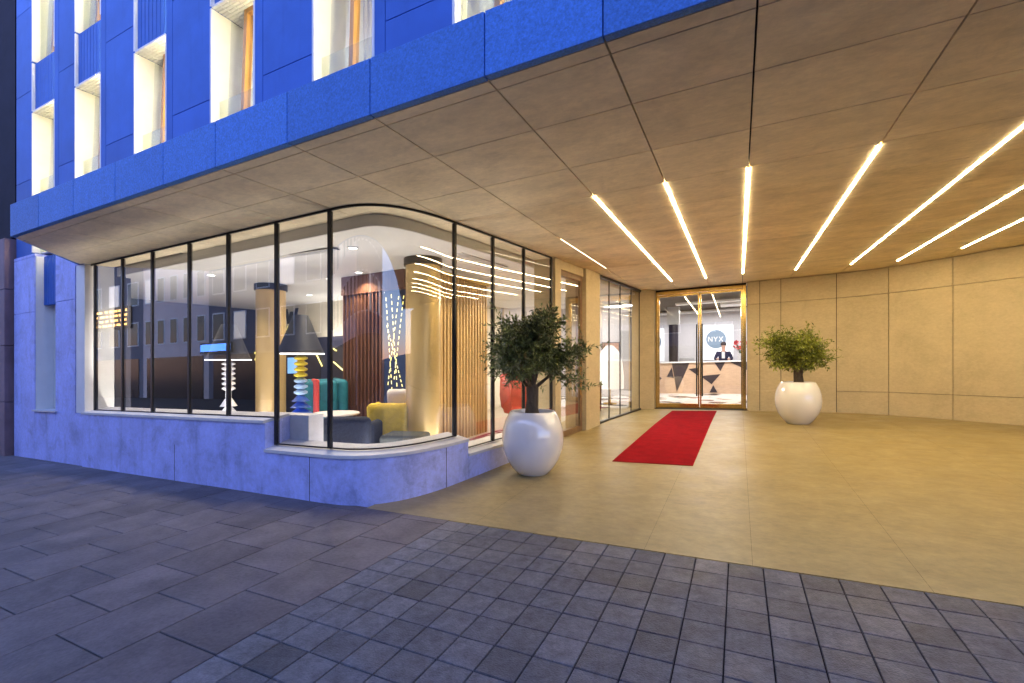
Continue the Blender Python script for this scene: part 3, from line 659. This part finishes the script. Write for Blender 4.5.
def sofa(name, label, cat, x, y, rz, w, d, sh, bh, m, group=None, arm=.14, wings=False):
    t = thing(name, label, cat, (x, y, FL), rz, group)
    MB().box(-w / 2 + arm, w / 2 - arm, -d / 2, d / 2 - .18, .08, sh).build('seat', m, t, local=True, bevel=.05, seg=3)
    MB().box(-w / 2, w / 2, d / 2 - .178, d / 2, .06, bh).build('backrest', m, t, local=True, bevel=.085, seg=5, smooth=True)
    for q in (-1, 1):
        xa = -w / 2 if q < 0 else w / 2 - arm
        MB().box(xa, xa + arm - .003, -d / 2, d / 2 - .18, .06, bh - .02 if wings else sh + .2).build('armrest', m, t, local=True, bevel=.068, seg=5, smooth=True)
    lg = MB()
    for qx in (-1, 1):
        for qy in (-1, 1): lg.box(qx * (w / 2 - .1) - .02, qx * (w / 2 - .1) + .02, qy * (d / 2 - .1) - .02, qy * (d / 2 - .1) + .02, 0, .06)
    lg.build('base', 'black_metal', t, local=True)
    return t
sofa('sofa', 'tall teal sofa behind the coloured totem lamp', 'sofa', -6.94, 6.20, R(-35), 1.1, .75, .45, 1.18, 'teal_fabric', wings=True)
sofa('armchair', 'navy armchair with its back to the corner glass', 'armchair', -4.90, 4.92, R(205), .66, .68, .42, .72, 'navy_fabric')
sofa('armchair', 'mustard yellow armchair beside the gold column', 'armchair', -4.95, 5.75, R(-150), .62, .62, .45, .82, 'yellow_fabric', wings=True)
t = thing('ottoman', 'low grey ottoman between the navy armchair and the corner glass', 'ottoman', (-4.20, 5.2, FL), R(20)); MB().box(-.30, .30, -.24, .24, .04, .44).build('cushion', 'grey_fabric', t, local=True, bevel=.05, seg=3); MB().box(-.3, .3, -.22, .22, 0, .039).build('base', 'black_metal', t, local=True)
t = thing('coffee_table', 'pale round coffee table beyond the navy armchair', 'coffee table', (-5.9, 5.55, FL), 0)
MB().lathe([(.0, .62), (.36, .62), (.37, .635), (.36, .65), (.0, .65)], n=32, cap=False).build('tabletop', 'white_fabric', t, local=True, smooth=True); MB().lathe([(.2, 0), (.2, .02), (.03, .04), (.03, .62)], n=20).build('pedestal', 'black_metal', t, local=True, smooth=True)
tag(MB().box(-.2, .2, -.07, .07, -.16, .16).build('cushion', 'white_fabric', None, local=True, bevel=.06, seg=3), 'cream cushion leaning on the yellow armchair', 'cushion')
o = bpy.data.objects['cushion']
for o in C.objects:
    if o.name.startswith('cushion') and o.parent is None: o.location = (-5.02, 6.06, .93 + Zs(-5, 6.06)); o.rotation_euler = (R(12), 0, R(25))
# slatted wall with a dark lit panel
t = thing('slat_screen', 'dark brown wooden slat screen under a plain board', 'screen', (-5.9, 6.42, FL))
b = MB(); xx = -6.62
while xx < -5.66: b.box(xx, xx + .035, 6.38, 6.46, FL, 2.80); xx += .088
b.build('slats', 'wood_slat', t); MB().box(-6.64, -5.18, 6.36, 6.48, 2.80, IC - .003).build('head_board', 'wood_slat', t); MB().box(-6.64, -5.66, 6.60, 6.64, FL, 2.80).build('back_panel', 'wall_dark', t)
lv = MB()
for xx in (-6.47, -6.30, -6.03, -5.86): lv.box(xx, xx + .014, 6.52, 6.53, .7, 2.6)
lv.build('light_line', 'led_white', t)
t = thing('light_artwork', 'navy panel with slanting dashed light lines beside the brown slats', 'artwork', (-5.42, 6.42, FL))
MB().box(-5.655, -5.18, 6.42, 6.47, FL, 2.795).build('panel', 'panel_navy', t)
rd = random.Random(3); b = MB()
for (xa, za, xb, zb) in ((-5.62, 2.7, -5.48, 1.0), (-5.50, 2.75, -5.36, .95), (-5.33, 2.7, -5.58, 1.1), (-5.22, 2.7, -5.44, 1.2), (-5.60, 2.2, -5.22, 1.0)):
    n = 15
    for i in range(n):
        u = (i + .15) / n; u2 = u + .55 / n
        p = Vector((xa + (xb - xa) * u, 6.415, za + (zb - za) * u)); q = Vector((xa + (xb - xa) * u2, 6.415, za + (zb - za) * u2))
        b.tube([p, q], .0075, 5)
b.build('light_lines', 'led_yellow', t)
# brass screen
t = thing('slat_screen', 'brass coloured slat screen behind the gold corner column', 'screen', (-4.5, 7.3, FL))
b = MB(); yy = 6.35
while yy < 8.15: b.box(-4.60, -4.55, yy, yy + .055, FL, 3.0); yy += .105
b.build('slats', 'brass_slat', t)
b = MB(); b.box(-4.64, -4.5, 6.33, 8.2, 3.0, 3.06); b.build('rail', 'brass', t)
b = MB(); b.box(-4.80, -4.78, 6.33, 8.2, FL, 2.3); b.build('back_panel', 'wood_slat', t)
# rug, red armchair
tag(MB().box(-4.4, -3.15, 7.0, 8.9, FL + .002, FL + .014).build('rug', 'rug'), 'crimson patterned rug on the lounge floor behind the low sill', 'rug')
def egg(x, y, rz, label):
    t = thing('tub_chair', label, 'chair', (x, y, FL), rz)
    pr = [(.02, .36), (.24, .38), (.33, .5), (.36, .72), (.35, .95)]
    b = MB(); n = 26
    for j in range(len(pr)):
        for i in range(n + 1):
            a = R(-30) + R(240) * i / n; b.v.append((pr[j][0] * math.cos(a), pr[j][0] * math.sin(a), pr[j][1] + (.22 * math.sin(R(180) * i / n) if j == len(pr) - 1 else 0)))
    for j in range(len(pr) - 1):
        for i in range(n): k = j * (n + 1) + i; b.f.append((k, k + 1, k + n + 2, k + n + 1)); b.t.append(1)
    o = b.build('shell', 'red_fabric', t, local=True, smooth=True); so = o.modifiers.new('solid', 'SOLIDIFY'); so.thickness = .05
    MB().lathe([(.0, .37), (.27, .38), (.29, .43), (.26, .47), (.0, .48)], n=28, cap=False).build('seat', 'red_fabric', t, local=True, smooth=True)
    MB().lathe([(.24, 0), (.24, .015), (.025, .03), (.025, .37)], n=20).build('pedestal', 'black_metal', t, local=True, smooth=True)
egg(-3.95, 8.35, R(60), 'red tub chair on the crimson rug behind the near olive tree')
t = thing('red_chair', 'narrow red chair half hidden by the coloured totem lamp', 'chair', (-6.66, 5.55, FL), R(-30)); MB().box(-.22, .22, .16, .21, .4, 1.2).build('backrest', 'red_fabric', t, local=True, bevel=.02); MB().box(-.22, .22, -.22, .158, .42, .48).build('seat', 'red_fabric', t, local=True, bevel=.02)
b = [MB().box(qx * .19 - .015, qx * .19 + .015, qy * .18 - .015, qy * .18 + .015, 0, .419).build('leg', 'black_metal', t, local=True) for qx in (-1, 1) for qy in (-1, 1)]
# back wall: neon drawing, screen, monogram picture, mosaic
t = thing('neon_drawing', 'zigzag of yellow neon lines on the dark lounge wall', 'neon light', (-10.8, 8.55, 1.0))
for (p, q) in (((-11.3, 1.05), (-10.9, 2.05)), ((-11.15, 2.2), (-10.85, 2.6)), ((-9.9, 1.95), (-9.6, 1.5)), ((-9.35, 2.0), (-9.1, 1.88)), ((-9.2, 1.6), (-8.75, 1.3)), ((-12.6, 2.5), (-12.2, 1.9)), ((-12.2, 1.9), (-11.9, 2.5)), ((-12.7, 1.1), (-12.1, 1.9))):
    MB().tube([(p[0], 8.56, p[1]), (q[0], 8.56, q[1])], .018, 6).build('tube', 'led_yellow', t)
t = thing('wall_screen', 'small glowing blue screen on the dark wall left of the teal sofa', 'screen', (-10.6, 8.5, 1.5)); MB().box(-10.86, -10.38, 8.52, 8.57, 1.30, 1.78).build('bezel', 'black_metal', t); MB().box(-10.83, -10.41, 8.512, 8.519, 1.33, 1.75).build('display', 'screen_blue', t)
MKX, MKZ = -10.74, 2.86
t = thing('wall_sign', 'black angular mark on the cream bulkhead of the lounge', 'sign', (-9.9, 8.5, 2.6))
b = MB()
for i, (xa, za, xb, zb) in enumerate(((-.21, .20, -.11, -.2), (-.11, -.2, .0, .12), (.0, .12, .11, -.2), (.11, -.2, .21, .20))): b.quadbox([(MKX + xa - .045, 8.55 - .001 * i, MKZ + za), (MKX + xa + .045, 8.55 - .001 * i, MKZ + za), (MKX + xa + .045, 8.575, MKZ + za), (MKX + xa - .045, 8.575, MKZ + za), (MKX + xb - .045, 8.55 - .001 * i, MKZ + zb), (MKX + xb + .045, 8.55 - .001 * i, MKZ + zb), (MKX + xb + .045, 8.575, MKZ + zb), (MKX + xb - .045, 8.575, MKZ + zb)])
b.build('lettering', 'black_metal', t)
t = tag(MB().box(-7.35, -6.95, 7.15, 7.2, FL, 2.25).build('mosaic_panel', 'mosaic_gold'), 'narrow speckled gold panel left of the brown slat screen', 'panel')
# downlights and grilles
for (x, y, lb) in ((-4.82, 4.83, 'recessed ceiling downlight nearest the curved corner glass'), (-6.87, 6.3, 'recessed downlight over the coloured totem lamp'), (-6.0, 6.15, 'recessed downlight in front of the brown head board'), (-8.8, 7.48, 'recessed downlight deepest in the lounge by the cream bulkhead'), (-8.2, 4.93, 'recessed downlight above the flat left panes')):
    t = thing('downlight', lb, 'downlight', (x, y, IC - .02), 0, 'downlights in the lounge ceiling')
    MB().lathe([(.0, .006), (.055, .006), (.055, .012), (.0, .012)], n=20, cap=False).build('lens', 'downlight', t, local=True); MB().lathe([(.056, .004), (.075, .004), (.075, .019), (.056, .019), (.056, .004)], n=20, cap=False).build('ring', 'paint_white', t, local=True)
def grille(x, y, rz, n, label):
    t = thing('air_grille', label, 'vent', (x, y, IC - .02), rz, 'air grilles in the lounge ceiling')
    MB().box(-n * .03, n * .03, -.07, .07, .012, .018).build('backing', 'gap', t, local=True); b = MB()
    for i in range(n): b.box(-n * .03 + i * .06 + .015, -n * .03 + i * .06 + .045, -.07, .07, .0, .010)
    b.build('slats', 'paint_white', t, local=True)
grille(-5.6, 4.70, 0, 20, 'slotted air grille in the ceiling behind the flat panes'); grille(-3.72, 6.55, R(84), 22, 'slotted air grille in the ceiling right of the gold corner column')
# items behind the second glazing
t = thing('dome_lamp', 'big white dome lamp behind the side glazing', 'lamp', (-3.42, 13.6, .142)); MB().lathe([(.40, .45), (.41, .8), (.37, 1.2), (.26, 1.55), (.10, 1.72), (.0, 1.73)], n=36, cap=False).build('shade', 'shade_white', t, local=True, smooth=True); MB().lathe([(.2, 0), (.2, .03), (.03, .05), (.03, 1.3)], n=16).build('stem', 'brass', t, local=True, smooth=True)
t = thing('console_table', 'dark console table behind the side glazing', 'table', (-3.45, 11.2, FL)); MB().box(-.25, .25, -.7, .7, .72, .78).build('tabletop', 'wood_slat', t, local=True); [MB().box(qx * .22 - .025, qx * .22 + .025, qy * .65 - .025, qy * .65 + .025, 0, .719).build('leg', 'wood_slat', t, local=True) for qx in (-1, 1) for qy in (-1, 1)]
t = thing('framed_picture', 'brown framed picture on the white wall behind the side glazing', 'picture', (-4.1, 16.45, 1.86)); MB().box(-.32, .32, -.03, .02, -.2, .2).build('frame', 'black_metal', t, local=True); MB().box(-.29, .29, -.038, -.031, -.17, .17).build('canvas', 'picture_brown', t, local=True)
t = thing('interior_door', 'grey flush door in the white wall beyond the side glazing', 'door', (-3.42, 16.44, .142)); MB().box(-.34, .34, -.0, .045, 0, 2.3).build('panel', 'door_grey', t, local=True, bevel=.004); MB().tube([(-.34, -.04, 1.05), (-.22, -.04, 1.05)], .012, 8).build('handle', 'black_metal', t, local=True)

# ------------------------------------------------------------------ lobby: desk, screen, clerk, flowers
LF = .142
dt = thing('reception_desk', 'long reception desk faced with pale and dark wooden triangles', 'reception desk', (-2.0, 17.75, LF)); dt.rotation_euler = (0, -math.atan(SHEAR * CA), 0)  # desk tilted to follow the added height shear
MB().box(-3.2, 3.6, 0, .7, .0, 1.10).build('body', 'desk_wood', dt, local=True)
MB().box(-3.25, 3.65, -.06, .76, 1.102, 1.15).build('worktop', 'paint_white', dt, local=True)
b = MB()
for tri in (((-.15, 1.09), (.45, 1.09), (-.01, .06)), ((.41, .88), (.74, .92), (.74, .62)), ((.80, .62), (1.45, .68), (1.16, .33)), ((1.27, 1.09), (1.61, 1.09), (1.45, .78)), ((1.77, 1.09), (2.35, 1.09), (2.30, .80)), ((1.08, .04), (1.34, .04), (1.21, .30)), ((-.65, .42), (-.66, .68), (-.52, .55)), ((-.35, .60), (-.16, .95), (-.10, .56)), ((-1.9, .02), (-1.3, .02), (-1.6, .4)), ((-2.6, 1.09), (-1.7, 1.09), (-2.2, .5))):
    k = len(b.v); b.v += [(x, -.012, z) for x, z in tri] + [(x, -.002, z) for x, z in tri]
    b.f += [(k, k + 1, k + 2), (k + 5, k + 4, k + 3)] + [(k + i, k + 3 + i, k + 3 + (i + 1) % 3, k + (i + 1) % 3) for i in range(3)]; b.t += [1] * 5
b.build('triangle_inlay', 'desk_dark', dt, local=True)
def letter_strokes(b, ch, x, z, h, y, w=.16):
    S = {'N': [(0, 0, 0, 1), (0, 1, .7, 0), (.7, 0, .7, 1)], 'Y': [(0, 1, .35, .5), (.7, 1, .35, .5), (.35, .5, .35, 0)], 'X': [(0, 0, .7, 1), (0, 1, .7, 0)]}
    for i, (xa, za, xb, zb) in enumerate(S[ch]):
        p = Vector((x + xa * h, y - .001 * i, z + za * h)); q = Vector((x + xb * h, y - .001 * i, z + zb * h)); d = (q - p).normalized(); n_ = Vector((-d.z, 0, d.x)) * h * w / 2
        b.quadbox([p - n_, q - n_, q - n_ + Vector((0, .01, 0)), p - n_ + Vector((0, .01, 0)), p + n_, q + n_, q + n_ + Vector((0, .01, 0)), p + n_ + Vector((0, .01, 0))])
def logo_screen(x, y, w, z0, z1, label, cx):
    t = thing('logo_screen', label, 'screen', (x, y, z0), 0, 'lit logo panels behind the reception desk')
    MB().box(-w / 2, w / 2, 0, .05, 0, z1 - z0).build('panel', 'screen_white', t, local=True)
    b = MB(); n = 40; r = .39; zc = 2.16 - z0
    pts = [(cx + r * math.cos(2 * math.pi * i / n), zc + r * math.sin(2 * math.pi * i / n)) for i in range(n)]
    k = len(b.v); b.v += [(px, -.012, pz) for px, pz in pts] + [(px, -.002, pz) for px, pz in pts]; b.f.append(tuple(range(k, k + n))); b.t.append(1)
    b.f += [(k + i, k + n + i, k + n + (i + 1) % n, k + (i + 1) % n) for i in range(n)]; b.t += [1] * n
    b.build('logo_disc', 'logo_blue', t, local=True)
    b = MB()
    for i, ch in enumerate('NYX'): letter_strokes(b, ch, cx - .29 + i * .205, zc - .1, .2, -.026)
    b.build('lettering', 'paint_white', t, local=True)
logo_screen(-.80, 21.3, 1.20, 1.3, 2.75, 'lit white panel with a round grey blue logo behind the clerk', -.05)
logo_screen(-3.55, 21.3, 1.20, 1.3, 2.75, 'lit white panel with a round logo cut by the left door jamb', .10)
t = thing('lobby_column', 'dark drape covered column behind the reception desk', 'column', (-2.32, 19.4, LF)); MB().lathe([(.17 + .02 * (i % 2), z) for i, z in enumerate((0, 3.3))], n=24).build('shaft', 'desk_dark', t, local=True, smooth=True); MB().box(-.22, .22, -.22, .22, 2.6, 3.3).build('casing', 'grey_band', t, local=True)
t = thing('printer', 'pale desktop printer on a shelf behind the reception desk', 'printer', (-1.92, 20.6, 1.15)); MB().box(-.3, .3, -.2, .2, 0, .26).build('case', 'door_grey', t, local=True, bevel=.03); MB().box(-.22, .22, -.30, -.202, .03, .06).build('tray', 'paint_white', t, local=True)
sh = thing('back_counter', 'low white counter against the lobby wall behind the desk', 'counter', (-1.5, 20.7, LF)); MB().box(-3.5, 3.2, -.25, .25, 0, .96).build('body', 'paint_white', sh, local=True); MB().box(-3.52, 3.22, -.28, .28, .962, 1.0).build('worktop', 'door_grey', sh, local=True)
# clerk, seated/standing behind the desk, leaning a little forward with forearms on the desk
pt = thing('person', 'clerk in a dark suit and pale shirt standing behind the reception desk', 'person', (-.50, 18.92, LF), R(0))
def skin_mesh(name, joints, edges, m, parent, root=0, sub_=2):
    me = bpy.data.meshes.new(name); me.from_pydata([j[0] for j in joints], edges, []); o = bpy.data.objects.new(name, me); C.objects.link(o); o.parent = parent
    me.materials.append(M[m])
    o.modifiers.new('skin', 'SKIN'); su = o.modifiers.new('sub', 'SUBSURF'); su.levels = sub_; su.render_levels = sub_
    for i, j in enumerate(joints):
        r = j[1] if isinstance(j[1], tuple) else (j[1], j[1]); me.skin_vertices[0].data[i].radius = r; me.skin_vertices[0].data[i].use_root = (i == root)
    return o
J = [((0, 0, .95), (.15, .11)), ((0, -.01, 1.15), (.14, .10)), ((0, -.03, 1.36), (.17, .10)), ((0, -.05, 1.50), .055), ((0, -.07, 1.58), .06), ((0, -.085, 1.68), .088), ((0, -.08, 1.76), .07),
     ((.19, -.03, 1.42), .06), ((.27, -.09, 1.20), .048), ((.19, -.36, 1.19), .038), ((.16, -.45, 1.20), .035), ((-.19, -.03, 1.42), .06), ((-.27, -.09, 1.20), .048), ((-.19, -.36, 1.19), .038), ((-.16, -.45, 1.20), .035),
     ((.09, 0, .82), .085), ((.10, .0, .48), .06), ((.10, .02, .08), .045), ((.10, -.12, .05), .04), ((-.09, 0, .82), .085), ((-.10, .0, .48), .06), ((-.10, .02, .08), .045), ((-.10, -.12, .05), .04)]
E_ = [(0, 1), (1, 2), (2, 3), (3, 4), (4, 5), (5, 6), (2, 7), (7, 8), (8, 9), (9, 10), (2, 11), (11, 12), (12, 13), (13, 14), (0, 15), (15, 16), (16, 17), (17, 18), (0, 19), (19, 20), (20, 21), (21, 22)]
skin_mesh('body', J, E_, 'skin', pt)
JS = [((0, 0, .86), (.18, .135)), ((0, -.01, 1.15), (.165, .125)), ((0, -.03, 1.36), (.20, .125)), ((0, -.045, 1.46), (.075, .075)),
      ((.20, -.03, 1.42), .078), ((.28, -.09, 1.20), .062), ((.20, -.33, 1.195), .05), ((-.20, -.03, 1.42), .078), ((-.28, -.09, 1.20), .062), ((-.20, -.33, 1.195), .05)]
skin_mesh('jacket', JS, [(0, 1), (1, 2), (2, 3), (2, 4), (4, 5), (5, 6), (2, 7), (7, 8), (8, 9)], 'suit', pt)
JT = [((0, 0, .9), (.17, .13)), ((.09, 0, .80), .10), ((.10, 0, .48), .078), ((.10, .02, .09), .065), ((-.09, 0, .80), .10), ((-.10, 0, .48), .078), ((-.10, .02, .09), .065)]
skin_mesh('trousers', JT, [(0, 1), (1, 2), (2, 3), (0, 4), (4, 5), (5, 6)], 'suit', pt)
MB().prism([(-.055, -.17), (.055, -.17), (.02, -.19), (-.02, -.19)], 1.22, 1.46).build('shirt', 'shirt', pt, local=True)
MB().lathe([(.098, 1.70), (.10, 1.75), (.085, 1.80), (.05, 1.83), (.0, 1.84)], 0, -.065, n=20, cap=False).build('hair', 'hair', pt, local=True, smooth=True)
MB().prism([(-.014, -.165), (.014, -.165), (.004, -.195), (-.004, -.195)], 1.645, 1.69).build('nose', 'skin', pt, local=True)
# flowers
t = thing('flower_vase', 'vase of tall red flowers on the right end of the reception desk', 'flowers', (.06, 18.15, LF + 1.15)); MB().lathe([(.06, 0), (.09, .08), (.08, .2), (.05, .24)], n=20).build('vase', 'door_grey', t, local=True, smooth=True)
rd = random.Random(5); b = MB(); fb = MB()
for i in range(26):
    a = rd.uniform(0, 6.28); r = rd.uniform(.05, .28); z = rd.uniform(.35, .68); p = Vector((r * math.cos(a), r * math.sin(a), z)); b.tube([(0, 0, .2), p * .5 + Vector((0, 0, .12)), p], .006, 5)
    for _ in range(7):
        d = Vector((rd.gauss(0, 1), rd.gauss(0, 1), rd.gauss(0, 1))).normalized(); s_ = d.orthogonal().normalized() * .025; fb.poly3([p, p + d * .04 + s_, p + d * .08, p + d * .04 - s_])
b.build('stems', 'stem_green', t, local=True); fb.build('blossoms', 'flower_red', t, local=True, recalc=False)

# ------------------------------------------------------------------ room lights (downlight spots, lobby lamps and added fill lights)
warm = (1.0, .86, .66)
for (x, y) in ((-4.82, 4.83), (-6.87, 6.3), (-6.0, 6.15), (-8.8, 7.48), (-8.2, 4.93), (-3.75, 7.9), (-3.7, 6.5), (-9.1, 4.7), (-7.4, 7.9), (-5.6, 5.2)):  # the later spots have no fixture, added to brighten the lounge
    l = bpy.data.lights.new('downlight_and_fill', 'SPOT'); l.energy = 17.0; l.spot_size = R(125); l.spot_blend = .6; l.shadow_soft_size = .05; l.color = warm
    o = bpy.data.objects.new('downlight_and_fill', l); C.objects.link(o); o.location = (x, y, IC - .03 + Zs(x, y))
cool = (1.0, .93, .84)                      # added uplights, kept out of view, to brighten the lounge ceiling
area_light('fill_uplight', (-7.2, 4.28, .18), 4.4, .12, 115, cool, (math.pi, 0, 0))
area_light('fill_uplight', (-7.4, 6.9, .14), 3.5, .3, 20, cool, (math.pi, 0, 0))
area_light('fill_uplight', (-4.15, 4.65, .18), .5, .3, 18, cool, (math.pi, 0, 0))
area_light('fill_uplight', (-3.62, 6.2, .18), .12, 2.2, 36, cool, (math.pi, 0, 0))
area_light('fill_uplight', (-8.0, 8.3, 2.1), 3.0, .12, 30, cool, (math.pi, 0, 0))
area_light('side_room_fill', (-4.2, 10.8, IC - .05), 1.0, 1.6, 200, (1.0, .9, .78))  # bare area lights without fixtures, added to brighten the side room
area_light('side_room_fill', (-4.4, 14.8, 3.36), .8, 1.6, 120, (1.0, .93, .84))
area_light('lobby_lamp', (-.8, 16.3, 3.28), 3.0, .5, 260, (1.0, .92, .85))
area_light('lobby_lamp', (-.8, 20.0, 3.28), 4.0, .4, 170, (1.0, .94, .9))

# ------------------------------------------------------------------ neighbour and the other side of the street
nb = thing('neighbour_building', 'dark neighbouring building with a dim stone ground floor at the left edge', 'building', (-16, 6, 0))
b = MB(); zz = [-.3, 1.0, 2.05, 3.1, 4.05]
for i in range(4):
    x = -24.0
    while x < -12.3: b.box(x + .004, min(x + 1.5, -12.22) - .004, 3.60 + .02 * 0, 4.0, zz[i] + .004, zz[i + 1] - .004); x += 1.5
b.build('stone_base', 'neighbour_stone', nb, bevel=.006); MB().box(-24, -12.22, 4.0, 12, -.3, 12).build('wall', 'gap', nb)
b = MB(); x = -24
while x < -12.3: b.box(x + .03, min(x + 1.2, -12.22) - .03, 3.75, 3.99, 4.1, 12); x += 1.2
b.build('upper_cladding', 'neighbour_dark', nb)
def street_house(x0, x1, y, h, m, label, cols, rows_, lit=()):
    t = thing('street_house', label, 'building', ((x0 + x1) / 2, y, -.1), 0, 'houses across the street')
    MB().box(x0, x1, y - 8, y, -2, h).build('wall', m, t); w = (x1 - x0) / cols
    for i in range(cols):
        for j in range(rows_):
            xa = x0 + (i + .22) * w; z = 3.9 + j * 3.2
            if z + 2 > h: continue
            f = MB().box(xa, xa + w * .56, y + .002, y + .06, z, z + 1.9).build('window', 'paint_white', t); MB().box(xa + .08, xa + w * .56 - .08, y + .062, y + .07, z + .08, z + 1.82).build('pane', 'shop_glow' if (i, j) in lit else 'dark_pane', f)
    MB().box(x0 + .6, x1 - .6, y + .002, y + .05, -.5, 2.9).build('shop_front', 'dark_pane', t)
    return t
SY = -12.5
street_house(-42, -33.6, SY, 14.5, 'pale_render', 'pale rendered house across the street with paired windows', 5, 3, [(0, 1)])
street_house(-62, -42, SY, 12, 'dark_render', 'dark house across the street under an orange light sign', 7, 2, [(2, 0), (5, 1)])
street_house(-33.6, -22, SY, 11, 'dark_render', 'dark house across the street with a blue shop sign', 5, 2, [(1, 0), (3, 1)])
street_house(-22, -6, SY, 13, 'pale_render', 'pale house across the street facing the canopy', 7, 3, [(2, 1)])
street_house(-6, 14, SY, 12, 'dark_render', 'dark house across the street behind the camera', 8, 2, [(3, 0), (6, 0)])
t = thing('shop_sign', 'glowing blue shop sign across the street', 'sign', (-32.5, SY, 3.4)); MB().box(-34.3, -30.8, SY + .08, SY + .2, 3.05, 3.75).build('case', 'black_metal', t); MB().box(-34.2, -30.9, SY + .202, SY + .22, 3.15, 3.65).build('face', 'sign_blue', t)
t = thing('shop_sign', 'orange light board across the street', 'sign', (-46.5, SY, 6.5)); MB().box(-50, -43.6, SY + .08, SY + .2, 5.4, 7.2).build('case', 'black_metal', t)
b = MB(); rd = random.Random(9)
for r_ in range(4):
    x = -49.7
    while x < -44.2: w = rd.uniform(.2, .8); b.box(x, x + w, SY + .202, SY + .22, 5.65 + r_ * .38, 5.82 + r_ * .38); x += w + rd.uniform(.1, .5)
b.build('light_bars', 'sign_orange', t)
